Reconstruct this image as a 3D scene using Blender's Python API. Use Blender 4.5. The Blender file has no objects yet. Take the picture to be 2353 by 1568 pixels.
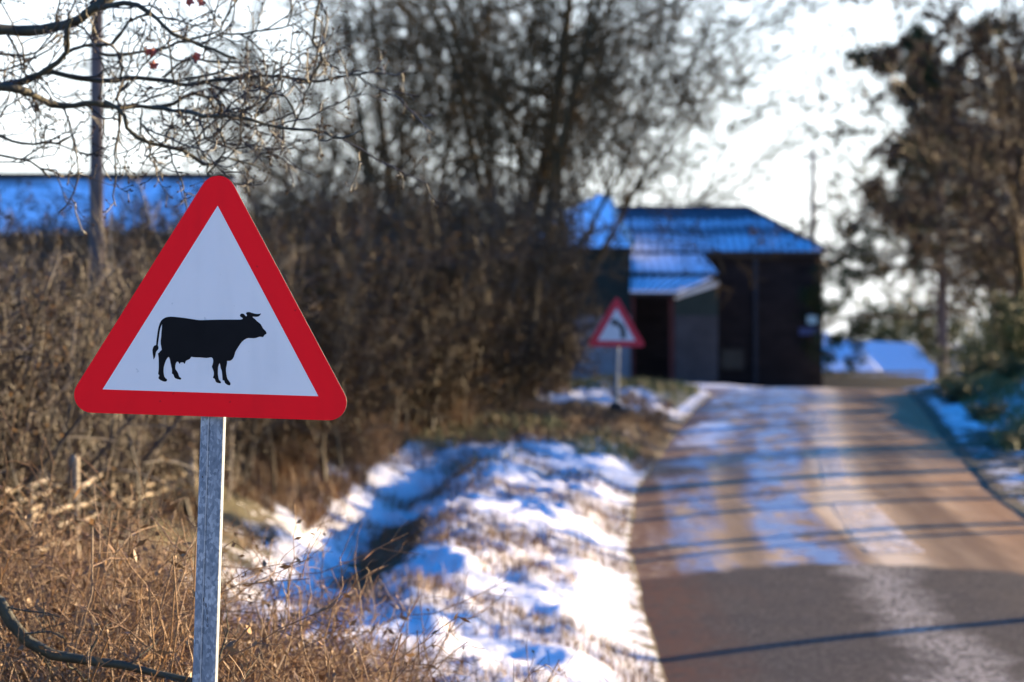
import bpy, math
import numpy as np
from mathutils import Vector

scene = bpy.context.scene
COL = scene.collection
R = math.radians

# ------------------------------------------------------------------ camera, sky, sun, exposure
CAM_Z = 2.4
cam_d = bpy.data.cameras.new("camera")
cam = bpy.data.objects.new("camera", cam_d)
COL.objects.link(cam)
cam.location = (0, 0, CAM_Z)
cam.rotation_euler = (R(90), 0, 0)
cam_d.lens = 100
cam_d.sensor_width = 36
cam_d.clip_start = 0.1
cam_d.clip_end = 5000
cam_d.dof.use_dof = True
cam_d.dof.focus_distance = 6.3
cam_d.dof.aperture_fstop = 4.9
cam_d.dof.aperture_blades = 9
scene.camera = cam

SUN_AZ, SUN_EL = 58.0, 10.0
world = bpy.data.worlds.new("World")
scene.world = world
world.use_nodes = True
wn = world.node_tree.nodes
sky = wn.new("ShaderNodeTexSky")
sky.sky_type = 'NISHITA'
sky.sun_disc = False
sky.sun_elevation = R(SUN_EL)
sky.sun_rotation = R(SUN_AZ)
sky.altitude = 0
sky.air_density = 1.0
sky.dust_density = 0.9
sky.ozone_density = 4.0
hs = wn.new("ShaderNodeHueSaturation")      # the photograph is strongly saturated
hs.inputs['Saturation'].default_value = 1.4
hs.inputs['Hue'].default_value = 0.512
world.node_tree.links.new(sky.outputs[0], hs.inputs['Color'])
# thin white winter haze lying all round the horizon, thinning upwards
wl = world.node_tree.links
wtc = wn.new("ShaderNodeTexCoord"); wsx = wn.new("ShaderNodeSeparateXYZ")
wl.new(wtc.outputs['Generated'], wsx.inputs[0])
wmp = wn.new("ShaderNodeMapping"); wmp.inputs['Scale'].default_value = (1, 1, 3.5)
wl.new(wtc.outputs['Generated'], wmp.inputs['Vector'])
wno = wn.new("ShaderNodeTexNoise"); wno.inputs['Scale'].default_value = 5; wno.inputs['Detail'].default_value = 5
wl.new(wmp.outputs[0], wno.inputs['Vector'])
wr = wn.new("ShaderNodeValToRGB")
wr.color_ramp.elements[0].position = 0.0; wr.color_ramp.elements[0].color = (0.95, 0.95, 0.95, 1)
wr.color_ramp.elements[1].position = 0.36; wr.color_ramp.elements[1].color = (0, 0, 0, 1)
_e = wr.color_ramp.elements.new(0.13); _e.color = (0.78, 0.78, 0.78, 1)
_e = wr.color_ramp.elements.new(0.24); _e.color = (0.22, 0.22, 0.22, 1)
wl.new(wsx.outputs[2], wr.inputs[0])
wm1 = wn.new("ShaderNodeMath"); wm1.operation = 'MULTIPLY_ADD'; wm1.inputs[1].default_value = 0.08; wm1.inputs[2].default_value = 1.0
wl.new(wno.outputs['Fac'], wm1.inputs[0])
wm2 = wn.new("ShaderNodeMath"); wm2.operation = 'MULTIPLY'; wm2.use_clamp = True
wl.new(wr.outputs[0], wm2.inputs[0]); wl.new(wm1.outputs[0], wm2.inputs[1])
wmx = wn.new("ShaderNodeMix"); wmx.data_type = 'RGBA'
wl.new(wm2.outputs[0], wmx.inputs[0]); wl.new(hs.outputs[0], wmx.inputs[6])
wmx.inputs[7].default_value = (2.5, 2.58, 2.6, 1)
wl.new(wmx.outputs[2], wn["Background"].inputs[0])
wn["Background"].inputs[1].default_value = 0.15

sun_d = bpy.data.lights.new("sun", 'SUN')
sun_d.energy = 5.0
sun_d.angle = R(0.5)
sun_d.color = (1.0, 0.74, 0.43)
sun = bpy.data.objects.new("sun", sun_d)
COL.objects.link(sun)
sd = Vector((math.sin(R(SUN_AZ)) * math.cos(R(SUN_EL)), math.cos(R(SUN_AZ)) * math.cos(R(SUN_EL)), math.sin(R(SUN_EL))))
sun.rotation_euler = sd.to_track_quat('Z', 'Y').to_euler()
sun.location = sd * 60

scene.view_settings.view_transform = 'Standard'
scene.view_settings.look = 'None'
scene.view_settings.exposure = 2.25
scene.view_settings.gamma = 1
scene.view_settings.use_curve_mapping = False
scene.render.engine = 'CYCLES'
scene.cycles.use_denoising = True
scene.cycles.max_bounces = 6
scene.cycles.transparent_max_bounces = 6
scene.cycles.use_adaptive_sampling = False

# ------------------------------------------------------------------ helpers
F = 100 / 36 * 2353          # focal length in pixels of a 2353 px wide picture


def at(u, v, d):
    """point d metres ahead seen at pixel (u, v) of a 2353 x 1568 picture"""
    return np.array([(u - 1176.5) * d / F, d, CAM_Z - (v - 784) * d / F])


def link(o, parent=None):
    COL.objects.link(o)
    if parent is not None:
        o.parent = parent
    return o


def tag(o, label=None, cat=None, group=None, kind=None):
    if label: o['label'] = label
    if cat: o['category'] = cat
    if group: o['group'] = group
    if kind: o['kind'] = kind
    return o


def empty(name, loc=(0, 0, 0), rz=0, label=None, cat=None, group=None):
    o = bpy.data.objects.new(name, None)
    o.empty_display_size = 0.2
    o.location = Vector([float(c) for c in loc])
    o.rotation_euler = (0, 0, rz)
    link(o)
    return tag(o, label, cat, group)


def mesh_np(name, V, faces, mat=None, smooth=False, parent=None, attrs=None, origin=None):
    """V (n,3); faces: list of (m,k) int arrays"""
    V = np.asarray(V, dtype=np.float64)
    if origin is not None:
        V = V - np.asarray(origin)
    me = bpy.data.meshes.new(name)
    faces = [np.asarray(f, dtype=np.int32) for f in faces if len(f)]
    me.vertices.add(len(V))
    me.vertices.foreach_set('co', V.astype(np.float32).ravel())
    nl = sum(f.size for f in faces)
    npol = sum(len(f) for f in faces)
    me.loops.add(nl)
    me.loops.foreach_set('vertex_index', np.concatenate([f.ravel() for f in faces]))
    me.polygons.add(npol)
    tot = np.concatenate([np.full(len(f), f.shape[1], np.int32) for f in faces])
    st = np.concatenate([[0], np.cumsum(tot)[:-1]]).astype(np.int32)
    me.polygons.foreach_set('loop_start', st)
    try:
        me.polygons.foreach_set('loop_total', tot)
    except Exception:
        pass
    if smooth:
        me.polygons.foreach_set('use_smooth', np.ones(npol, bool))
    if attrs:
        for k, a in attrs.items():
            at_ = me.attributes.new(k, 'FLOAT', 'POINT')
            at_.data.foreach_set('value', np.asarray(a, np.float32))
    me.update(calc_edges=True)
    me.validate()
    if mat is not None:
        me.materials.append(mat)
    o = bpy.data.objects.new(name, me)
    if origin is not None and parent is None:
        o.location = Vector([float(c) for c in origin])
    return link(o, parent)


def obj_from(name, mesh, parent=None, loc=(0, 0, 0)):
    o = bpy.data.objects.new(name, mesh)
    o.location = loc
    return link(o, parent)


def copy_tree(o, parent=None):
    c = o.copy()
    COL.objects.link(c)
    if parent is not None:
        c.parent = parent
    for ch in list(o.children):
        copy_tree(ch, c)
    return c


class MB:
    """collects simple solids into one mesh"""
    def __init__(self):
        self.v, self.f = [], []

    def poly(self, pts):
        n = len(self.v)
        self.v += [tuple(map(float, p)) for p in pts]
        self.f.append(list(range(n, n + len(pts))))
        return self

    def hexa(self, b, t):
        """b, t: four bottom and four top corners, counter-clockwise from above"""
        n = len(self.v)
        self.v += [tuple(map(float, p)) for p in list(b) + list(t)]
        self.f += [[n + 3, n + 2, n + 1, n], [n + 4, n + 5, n + 6, n + 7]]
        for i in range(4):
            j = (i + 1) % 4
            self.f.append([n + i, n + j, n + 4 + j, n + 4 + i])
        return self

    def box(self, x0, x1, y0, y1, z0, z1):
        return self.hexa([(x0, y0, z0), (x1, y0, z0), (x1, y1, z0), (x0, y1, z0)],
                         [(x0, y0, z1), (x1, y0, z1), (x1, y1, z1), (x0, y1, z1)])

    def slab(self, quad, th):
        """a quad (counter-clockwise seen from its outer side) thickened inwards"""
        q = [Vector([float(c) for c in p]) for p in quad]
        n = (q[1] - q[0]).cross(q[2] - q[0]).normalized()
        return self.hexa([p - n * th for p in q], q)

    def bar(self, a, b, w, h):
        a, b = Vector([float(c) for c in a]), Vector([float(c) for c in b])
        d = (b - a).normalized()
        up = Vector((0, 0, 1)) if abs(d.z) < 0.9 else Vector((0, 1, 0))
        s = d.cross(up).normalized()
        t = s.cross(d)
        c = [s * (i * w / 2) + t * (j * h / 2) for i, j in ((-1, -1), (1, -1), (1, 1), (-1, 1))]
        return self.hexa([a + k for k in c], [b + k for k in c])

    def build(self, name, mat, parent=None, origin=None, smooth=False):
        me = bpy.data.meshes.new(name)
        v = self.v
        if origin is not None:
            v = [tuple(p[i] - origin[i] for i in range(3)) for p in v]
        me.from_pydata(v, [], self.f)
        me.update()
        if mat is not None:
            me.materials.append(mat)
        if smooth:
            me.polygons.foreach_set('use_smooth', np.ones(len(me.polygons), bool))
        o = bpy.data.objects.new(name, me)
        if origin is not None and parent is None:
            o.location = Vector([float(c) for c in origin])
        return link(o, parent)


# ---- noise
def _hash(ix, iy, seed):
    h = (ix.astype(np.int64) * 374761393 + iy.astype(np.int64) * 668265263 + seed * 974711) & 0x7fffffff
    h = ((h ^ (h >> 13)) * 1274126177) & 0x7fffffff
    return ((h ^ (h >> 16)) & 0xffff) / 65535.0


def vnoise(x, y, seed=0):
    ix, iy = np.floor(x), np.floor(y)
    fx, fy = x - ix, y - iy
    fx = fx * fx * fx * (fx * (fx * 6 - 15) + 10)
    fy = fy * fy * fy * (fy * (fy * 6 - 15) + 10)
    a, b = _hash(ix, iy, seed), _hash(ix + 1, iy, seed)
    c, d = _hash(ix, iy + 1, seed), _hash(ix + 1, iy + 1, seed)
    return (a * (1 - fx) + b * fx) * (1 - fy) + (c * (1 - fx) + d * fx) * fy


def fbm(x, y, seed=0, oct=4, gain=0.5):
    s, a, t = 0, 1.0, 0
    for k in range(oct):
        s = s + a * (vnoise(x * 2 ** k + 17.3 * k, y * 2 ** k - 9.1 * k, seed + k) * 2 - 1)
        t += a
        a *= gain
    return s / t


def sstep(a, b, x):
    t = np.clip((np.asarray(x, float) - a) / (b - a), 0, 1)
    return t * t * (3 - 2 * t)


# ------------------------------------------------------------------ materials
class NT:
    def __init__(self, name):
        self.m = bpy.data.materials.new(name)
        self.m.use_nodes = True
        self.t = self.m.node_tree
        self.b = self.t.nodes["Principled BSDF"]
        self._tc = None

    def n(self, typ, **kw):
        nd = self.t.nodes.new(typ)
        for k, v in kw.items():
            if k in ('operation', 'blend_type', 'data_type', 'feature', 'attribute_name', 'interpolation', 'noise_dimensions', 'distance', 'use_clamp', 'wave_type', 'bands_direction'):
                setattr(nd, k, v)
            else:
                nd.inputs[k.replace('_', ' ')].default_value = v
        return nd

    def l(self, a, b):
        self.t.links.new(a, b)

    def coord(self, which='Object'):
        if self._tc is None:
            self._tc = self.t.nodes.new("ShaderNodeTexCoord")
        return self._tc.outputs[which]

    def noise(self, scale, detail=4, rough=0.55, vec=None, dist=0.0):
        nd = self.n("ShaderNodeTexNoise", Scale=scale, Detail=detail, Roughness=rough, Distortion=dist)
        self.l(vec if vec is not None else self.coord(), nd.inputs['Vector'])
        return nd.outputs['Fac']

    def scaled(self, sx, sy, sz, vec=None):
        mp = self.t.nodes.new("ShaderNodeMapping")
        mp.inputs['Scale'].default_value = (sx, sy, sz)
        self.l(vec if vec is not None else self.coord(), mp.inputs['Vector'])
        return mp.outputs[0]

    def ramp(self, fac, stops, interp='LINEAR'):
        nd = self.t.nodes.new("ShaderNodeValToRGB")
        cr = nd.color_ramp
        cr.interpolation = interp
        while len(cr.elements) < len(stops):
            cr.elements.new(0.5)
        for e, (p, c) in zip(cr.elements, stops):
            e.position = p
            if not isinstance(c, (tuple, list)):
                c = (c, c, c)
            e.color = (*c, 1) if len(c) == 3 else c
        self.l(fac, nd.inputs[0])
        return nd.outputs[0]

    def mix(self, fac, a, b, blend='MIX'):
        nd = self.t.nodes.new("ShaderNodeMix")
        nd.data_type = 'RGBA'
        nd.blend_type = blend
        for s, i in ((fac, 0), (a, 6), (b, 7)):
            if isinstance(s, bpy.types.NodeSocket):
                self.l(s, nd.inputs[i])
            elif i == 0:
                nd.inputs[0].default_value = s
            else:
                nd.inputs[i].default_value = (*s, 1)
        return nd.outputs[2]

    def math(self, op, a, b=None, clamp=False):
        nd = self.t.nodes.new("ShaderNodeMath")
        nd.operation = op
        nd.use_clamp = clamp
        for s, i in ((a, 0), (b, 1)):
            if s is None: continue
            if isinstance(s, bpy.types.NodeSocket):
                self.l(s, nd.inputs[i])
            else:
                nd.inputs[i].default_value = s
        return nd.outputs[0]

    def attr(self, name):
        nd = self.t.nodes.new("ShaderNodeAttribute")
        nd.attribute_name = name
        return nd.outputs['Fac']

    def bump(self, h, strength=0.3, dist=0.02):
        nd = self.n("ShaderNodeBump", Strength=strength, Distance=dist)
        self.l(h, nd.inputs['Height'])
        self.l(nd.outputs[0], self.b.inputs['Normal'])

    def set(self, color=None, rough=None, metal=None, spec=None):
        for s, k in ((color, 'Base Color'), (rough, 'Roughness'), (metal, 'Metallic'), (spec, 'Specular IOR Level')):
            if s is None: continue
            if isinstance(s, bpy.types.NodeSocket):
                self.l(s, self.b.inputs[k])
            else:
                self.b.inputs[k].default_value = (*s, 1) if isinstance(s, tuple) else s
        return self


def noisy(name, c0, c1, scale, rough=0.8, spec=0.10, bump=0.0, metal=0.0, detail=4, stretch=None, bdist=0.02):
    m = NT(name)
    vec = m.scaled(*stretch) if stretch else None
    f = m.noise(scale, detail, 0.6, vec)
    m.set(m.ramp(f, [(0.3, c0), (0.7, c1)]), rough, metal, spec)
    if bump:
        m.bump(f, bump, bdist)
    return m.m


M = {}
M['oak_bark'] = noisy('oak_bark', (0.016, 0.015, 0.009), (0.050, 0.046, 0.024), 22, 0.75, 0.35, 0.4)
M['twig'] = noisy('twig_bark', (0.020, 0.0125, 0.006), (0.058, 0.036, 0.016), 9, 0.45, 0.25)
M['oak_twig'] = noisy('oak_twig_bark', (0.012, 0.010, 0.006), (0.034, 0.026, 0.015), 12, 0.5, 0.3)
M['tree_bark'] = noisy('tree_bark', (0.031, 0.021, 0.009), (0.080, 0.055, 0.024), 5, 0.85, 0.08)
M['trunk_bark'] = noisy('trunk_bark', (0.045, 0.034, 0.032), (0.11, 0.085, 0.075), 16, 0.85, 0.25, 0.5, stretch=(1, 1, 0.35))
M['hedge_stem'] = noisy('hedge_stem', (0.016, 0.011, 0.005), (0.052, 0.035, 0.016), 4, 0.55, 0.4)
M['hedge_leaf'] = noisy('hedge_dead_leaf', (0.026, 0.013, 0.004), (0.115, 0.062, 0.018), 1.2, 0.8, 0.08)
M['brown_leaf'] = noisy('brown_leaf', (0.020, 0.012, 0.007), (0.050, 0.029, 0.016), 1.5, 0.8, 0.08)
M['red_leaf'] = noisy('red_leaf', (0.26, 0.04, 0.025), (0.42, 0.09, 0.05), 30, 0.6, 0.3)
M['bracken'] = noisy('dead_bracken', (0.060, 0.029, 0.010), (0.25, 0.130, 0.048), 3.5, 0.6, 0.35)
M['straw'] = noisy('dead_straw', (0.15, 0.095, 0.038), (0.34, 0.235, 0.10), 3.0, 0.6, 0.3)
M['green_grass'] = noisy('winter_grass', (0.06, 0.075, 0.02), (0.17, 0.16, 0.05), 2.0, 0.6, 0.3)
M['needles'] = noisy('pine_needles', (0.009, 0.018, 0.008), (0.024, 0.040, 0.016), 1.5, 0.7, 0.10)
M['ivy'] = noisy('dark_green_leaf', (0.018, 0.032, 0.008), (0.055, 0.075, 0.018), 2.5, 0.6, 0.2)
M['stake'] = noisy('weathered_stake', (0.20, 0.16, 0.11), (0.40, 0.33, 0.23), 14, 0.8, 0.25, 0.3, stretch=(1, 1, 0.15))
M['rod'] = noisy('pale_hazel_rod', (0.20, 0.155, 0.10), (0.42, 0.34, 0.23), 11, 0.6, 0.35, 0.2)

# retroreflective sheeting: fine printed relief, faint grime
def sheeting(name, col, dirt, rough):
    m = NT(name)
    f = m.noise(5, 5, 0.6)
    streak = m.noise(14, 3, 0.6, m.scaled(1, 1, 0.12))
    g = m.math('MULTIPLY', m.ramp(f, [(0.42, 0.0), (0.75, 1.0)]), m.ramp(streak, [(0.45, 0.0), (0.7, 1.0)]))
    speck = m.noise(60, 2, 0.5)
    g2 = m.math('MAXIMUM', m.math('MULTIPLY', g, 0.55), m.ramp(speck, [(0.735, 0.0), (0.76, 0.8)]))
    m.set(m.mix(g2, col, dirt), rough, 0, 0.12)
    w = m.n("ShaderNodeTexWave", Scale=75.0, Distortion=0.0)
    w.bands_direction = 'Z'
    m.l(m.coord(), w.inputs['Vector'])
    m.bump(m.math('ADD', w.outputs['Fac'], m.math('MULTIPLY', f, 0.6)), 0.035, 0.002)
    return m.m

M['sign_red'] = sheeting('red_sheeting', (0.90, 0.001, 0.008), (0.60, 0.002, 0.008), 0.45)
M['sign_white'] = sheeting('white_sheeting', (0.70, 0.64, 0.58), (0.53, 0.49, 0.44), 0.45)
M['sign_black'] = noisy('black_print', (0.003, 0.003, 0.0035), (0.006, 0.0055, 0.006), 20, 0.5, 0.08)
M['sign_back'] = noisy('grey_aluminium', (0.30, 0.30, 0.30), (0.42, 0.42, 0.41), 12, 0.45, 0.4, 0, 0.7)
M['old_red'] = sheeting('faded_red_sheeting', (0.52, 0.035, 0.05), (0.30, 0.06, 0.06), 0.5)
M['old_white'] = sheeting('faded_white_sheeting', (0.58, 0.58, 0.58), (0.42, 0.42, 0.41), 0.5)
M['old_black'] = noisy('faded_black_print', (0.018, 0.019, 0.022), (0.04, 0.04, 0.044), 20, 0.5, 0.4)

m = NT('galvanised_steel')
vo = m.n("ShaderNodeTexVoronoi", Scale=210.0, Randomness=1.0)
m.l(m.scaled(1.0, 1.0, 0.55), vo.inputs['Vector'])
sp = m.n("ShaderNodeSeparateColor")
m.l(vo.outputs['Color'], sp.inputs[0])
fl = m.noise(45, 4, 0.65, m.scaled(1, 1, 0.35))
big = m.noise(7, 3, 0.6, m.scaled(1, 1, 0.4))
val = m.math('ADD', m.math('ADD', m.math('MULTIPLY', sp.outputs[0], 0.28), m.math('MULTIPLY', fl, 0.45)), m.math('MULTIPLY', big, 0.3))
m.set(m.ramp(val, [(0.32, (0.105, 0.125, 0.145)), (0.52, (0.165, 0.19, 0.215)), (0.72, (0.33, 0.36, 0.385))]),
      m.ramp(val, [(0.3, 0.62), (0.7, 0.40)]), 0.35, 0.45)
m.bump(val, 0.10, 0.002)
M['galvanised'] = m.m
M['scratch'] = noisy('dark_scratch', (0.03, 0.022, 0.02), (0.07, 0.055, 0.05), 60, 0.7)

# snow / soil ground
m = NT('verge_ground')
cov = m.attr('snow')
tuft = m.noise(5.0, 6, 0.66)
fine = m.noise(24, 4, 0.6)
edge = m.math('ADD', cov, m.math('ADD', m.math('MULTIPLY', m.math('SUBTRACT', tuft, 0.5), 1.25), m.math('MULTIPLY', m.math('SUBTRACT', fine, 0.5), 0.8)))
mask = m.ramp(edge, [(0.44, 0.0), (0.56, 1.0)])
soil = m.mix(m.ramp(m.noise(1.3, 4), [(0.4, 0.0), (0.6, 1.0)]),
             m.ramp(m.noise(13, 5), [(0.3, (0.035, 0.024, 0.013)), (0.7, (0.115, 0.073, 0.034))]),
             m.ramp(m.noise(17, 5), [(0.3, (0.032, 0.030, 0.010)), (0.7, (0.105, 0.082, 0.032))]))
snowc = m.ramp(m.noise(3.5, 5), [(0.3, (0.52, 0.52, 0.53)), (0.7, (0.68, 0.67, 0.65))])
m.set(m.mix(mask, soil, snowc), m.ramp(mask, [(0, 0.9), (1, 0.55)]), 0, 0.3)
m.bump(m.math('ADD', m.math('MULTIPLY', fine, 0.5), m.math('ADD', m.math('MULTIPLY', tuft, 0.8), m.math('MULTIPLY', mask, 0.5))), 0.75, 0.05)
M['ground'] = m.m

# road: grey chippings near, tan with wet glare painted in farther on, damp wheel tracks
m = NT('road_surface')
along, across = m.attr('along'), m.attr('across')
pos = m.coord()
grain = m.noise(95, 3, 0.75)
blot = m.noise(2.2, 5, 0.6)
long_n = m.noise(2.6, 4, 0.6, m.scaled(1.3, 0.10, 1))
# near surface
nearc = m.mix(m.ramp(blot, [(0.35, 0.0), (0.65, 1.0)]),
              m.ramp(grain, [(0.34, (0.018, 0.015, 0.0125)), (0.55, (0.060, 0.051, 0.041)), (0.72, (0.18, 0.155, 0.125))]),
              m.ramp(grain, [(0.34, (0.024, 0.020, 0.0155)), (0.55, (0.074, 0.060, 0.045)), (0.72, (0.20, 0.17, 0.135))]))
# loose pale chippings down the middle
strip = m.math('ABSOLUTE', m.math('SUBTRACT', m.math('ADD', across, m.math('MULTIPLY', m.math('SUBTRACT', blot, 0.5), 0.25)), 0.50))
chip = m.math('MULTIPLY', m.ramp(strip, [(0.02, 1.0), (0.10, 0.0)]), m.ramp(m.noise(30, 3, 0.8), [(0.47, 0.0), (0.57, 1.0)]))
g2n = m.noise(26, 3, 0.8)
nearc = m.mix(m.ramp(g2n, [(0.36, 0.65), (0.5, 0.0)]), nearc, (0.022, 0.018, 0.015))
nearc = m.mix(m.ramp(g2n, [(0.58, 0.0), (0.72, 0.55)]), nearc, (0.27, 0.235, 0.19))
nearc = m.mix(m.math('MULTIPLY', chip, 0.95), nearc, (0.42, 0.37, 0.30))
# muddy left edge
mud = m.math('MULTIPLY', m.ramp(m.math('ADD', across, m.math('MULTIPLY', m.math('SUBTRACT', long_n, 0.5), 0.25)), [(0.04, 1.0), (0.20, 0.0)]), m.ramp(m.noise(9, 6, 0.7), [(0.40, 0.25), (0.55, 1.0)]))
nearc = m.mix(mud, nearc, (0.10, 0.048, 0.027))
# far surface, wet glare put into its tan
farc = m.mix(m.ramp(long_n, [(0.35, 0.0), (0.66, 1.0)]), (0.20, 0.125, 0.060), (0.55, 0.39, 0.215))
farc = m.mix(m.ramp(grain, [(0.3, 0.45), (0.6, 0.0)]), farc, (0.06, 0.045, 0.035))
red_edge = m.ramp(m.math('ADD', across, m.math('MULTIPLY', m.math('SUBTRACT', blot, 0.5), 0.3)), [(0.70, 0.0), (0.95, 1.0)])
farc = m.mix(m.math('MULTIPLY', red_edge, 0.75), farc, (0.24, 0.135, 0.064))
def band(c, w0, w1, jit):
    t = m.math('ABSOLUTE', m.math('SUBTRACT', m.math('ADD', across, m.math('MULTIPLY', m.math('SUBTRACT', long_n, 0.5), jit)), c))
    return m.ramp(t, [(w0, 1.0), (w1, 0.0)])
pale = m.math('MULTIPLY', band(0.575, 0.03, 0.085, 0.10), 0.75)
farc = m.mix(pale, farc, (0.62, 0.49, 0.33))
farc = m.mix(m.math('MULTIPLY', band(0.76, 0.04, 0.11, 0.16), 0.65), farc, (0.115, 0.070, 0.036))
farc = m.mix(m.math('MULTIPLY', band(0.27, 0.02, 0.05, 0.10), 0.5), farc, (0.115, 0.075, 0.042))
# damp wheel tracks, reflected blue sky painted into their colour
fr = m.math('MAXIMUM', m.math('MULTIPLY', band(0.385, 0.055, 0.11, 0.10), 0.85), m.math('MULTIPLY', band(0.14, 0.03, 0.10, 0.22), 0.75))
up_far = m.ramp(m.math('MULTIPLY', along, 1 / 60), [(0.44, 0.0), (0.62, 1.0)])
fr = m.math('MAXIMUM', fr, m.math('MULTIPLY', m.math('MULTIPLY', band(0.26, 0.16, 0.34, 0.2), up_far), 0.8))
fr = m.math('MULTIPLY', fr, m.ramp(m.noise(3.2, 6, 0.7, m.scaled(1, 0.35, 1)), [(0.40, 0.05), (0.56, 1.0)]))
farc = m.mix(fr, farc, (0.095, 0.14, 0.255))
icef = m.math('MULTIPLY', m.math('MULTIPLY', band(0.10, 0.05, 0.12, 0.30), m.ramp(m.noise(1.1, 4, 0.6, m.scaled(1, 0.5, 1)), [(0.52, 0.0), (0.60, 1.0)])), up_far)
farc = m.mix(icef, farc, (0.78, 0.82, 0.88))
farc = m.mix(m.math('MULTIPLY', mud, m.math('SUBTRACT', 1.0, icef)), farc, (0.15, 0.075, 0.040))
# joint between the two surfaces, curved across the road
jx = m.math('SUBTRACT', across, 0.45)
jl = m.math('SUBTRACT', m.math('SUBTRACT', along, 20.15), m.math('MULTIPLY', m.math('MULTIPLY', jx, jx), -3.2))
jl = m.math('ADD', jl, m.math('MULTIPLY', m.math('SUBTRACT', m.noise(4, 5, 0.7), 0.5), 0.7))
isfar = m.ramp(m.math('ADD', m.math('MULTIPLY', jl, 1.2), 0.5), [(0.35, 0.0), (0.65, 1.0)])
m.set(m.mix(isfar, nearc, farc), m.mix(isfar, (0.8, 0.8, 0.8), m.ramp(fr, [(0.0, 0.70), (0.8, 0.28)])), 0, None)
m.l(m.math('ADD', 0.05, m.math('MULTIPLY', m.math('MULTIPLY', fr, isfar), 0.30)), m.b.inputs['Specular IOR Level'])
m.bump(grain, 0.7, 0.012)
M['road'] = m.m

m = NT('worn_road_paint')
wear = m.noise(7, 6, 0.7, m.scaled(1, 0.5, 1))
m.set((0.55, 0.46, 0.36), 0.7)
m.l(m.ramp(wear, [(0.36, 0.0), (0.58, 0.85)]), m.b.inputs['Alpha'])
M['road_paint'] = m.m

# roofs: dark sheet with sliding, melting snow
def snow_roof(name, bands, base=(0.035, 0.04, 0.05), noise_s=1.6, k=0.35):
    m = NT(name)
    sx = m.n("ShaderNodeSeparateXYZ")
    m.l(m.coord(), sx.inputs[0])
    f = m.noise(noise_s, 5, 0.6, m.scaled(1, 1, 2.2))
    f2 = m.noise(7, 3, 0.6, m.scaled(1, 0.2, 0.2))
    z = m.math('ADD', sx.outputs[2], m.math('ADD', m.math('MULTIPLY', m.math('SUBTRACT', f, 0.5), k), m.math('MULTIPLY', m.math('SUBTRACT', f2, 0.5), k * 0.5)))
    zr = m.math('MULTIPLY', z, 0.25)           # 0..4 m over the origin
    mask = m.ramp(zr, [(p / 4, c) for p, c in bands])
    m.set(m.mix(mask, base, (0.80, 0.83, 0.90)), m.ramp(mask, [(0, 0.6), (1, 0.65)]), 0, 0.08)
    m.bump(m.math('MULTIPLY', mask, 1.0), 0.6, 0.04)
    return m.m

# origin of these roofs is the eaves height
M['roof_main'] = snow_roof('barn_roof_snow', [(0.0, 0.95), (0.40, 1.0), (0.54, 0.22), (0.74, 0.25), (0.84, 0.9), (0.95, 0.75), (1.08, 0.05), (1.6, 0.0)])
M['roof_left'] = snow_roof('shed_roof_snow', [(0.0, 1.0), (1.2, 1.0), (2.0, 0.85)])
M['roof_porch'] = snow_roof('porch_roof_snow', [(0.0, 0.75), (0.1, 1.0), (1.2, 1.0)], k=0.15)
M['roof_long'] = snow_roof('long_barn_roof_snow', [(0.0, 0.55), (0.35, 1.0), (0.75, 0.55), (1.0, 1.0), (1.3, 0.3)], k=1.6)
M['roof_out'] = snow_roof('outbuilding_roof_snow', [(0.0, 1.0), (2.0, 1.0)])
M['rib'] = noisy('roof_rib_metal', (0.03, 0.04, 0.06), (0.13, 0.15, 0.19), 4, 0.7, 0.05)
M['stone'] = None
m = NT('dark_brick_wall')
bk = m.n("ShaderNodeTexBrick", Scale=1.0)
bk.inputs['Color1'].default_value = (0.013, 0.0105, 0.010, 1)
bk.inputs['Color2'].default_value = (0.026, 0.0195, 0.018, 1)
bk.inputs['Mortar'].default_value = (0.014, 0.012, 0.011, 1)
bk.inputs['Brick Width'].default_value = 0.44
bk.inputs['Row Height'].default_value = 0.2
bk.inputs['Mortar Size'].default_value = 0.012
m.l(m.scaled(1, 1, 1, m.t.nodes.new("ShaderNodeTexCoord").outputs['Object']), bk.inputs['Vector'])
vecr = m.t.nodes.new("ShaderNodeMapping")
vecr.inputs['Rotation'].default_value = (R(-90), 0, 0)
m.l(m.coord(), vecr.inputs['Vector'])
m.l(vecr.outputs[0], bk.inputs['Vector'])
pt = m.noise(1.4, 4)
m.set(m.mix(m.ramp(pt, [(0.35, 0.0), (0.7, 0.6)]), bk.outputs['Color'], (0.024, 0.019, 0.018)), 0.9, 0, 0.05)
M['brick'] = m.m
M['green_clad'] = noisy('dark_green_cladding', (0.010, 0.018, 0.016), (0.016, 0.026, 0.023), 2, 0.5)
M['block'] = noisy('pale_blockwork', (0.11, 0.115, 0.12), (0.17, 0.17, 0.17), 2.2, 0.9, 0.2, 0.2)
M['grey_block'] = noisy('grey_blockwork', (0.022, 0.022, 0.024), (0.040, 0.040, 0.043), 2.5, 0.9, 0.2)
M['fascia'] = noisy('pale_fascia', (0.42, 0.39, 0.34), (0.62, 0.58, 0.50), 5, 0.6)
M['dark_wood'] = noisy('dark_timber', (0.02, 0.017, 0.015), (0.045, 0.037, 0.032), 6, 0.8)
M['red_wood'] = noisy('red_painted_timber', (0.045, 0.012, 0.010), (0.08, 0.024, 0.019), 6, 0.7)
M['pipe'] = noisy('grey_downpipe', (0.018, 0.021, 0.027), (0.032, 0.036, 0.043), 4, 0.5)
M['glass'] = noisy('dusty_glass', (0.012, 0.016, 0.016), (0.022, 0.027, 0.026), 3, 0.3, 0.2)
M['box_blue'] = noisy('pale_blue_box', (0.30, 0.48, 0.56), (0.36, 0.54, 0.62), 3, 0.4)
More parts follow.
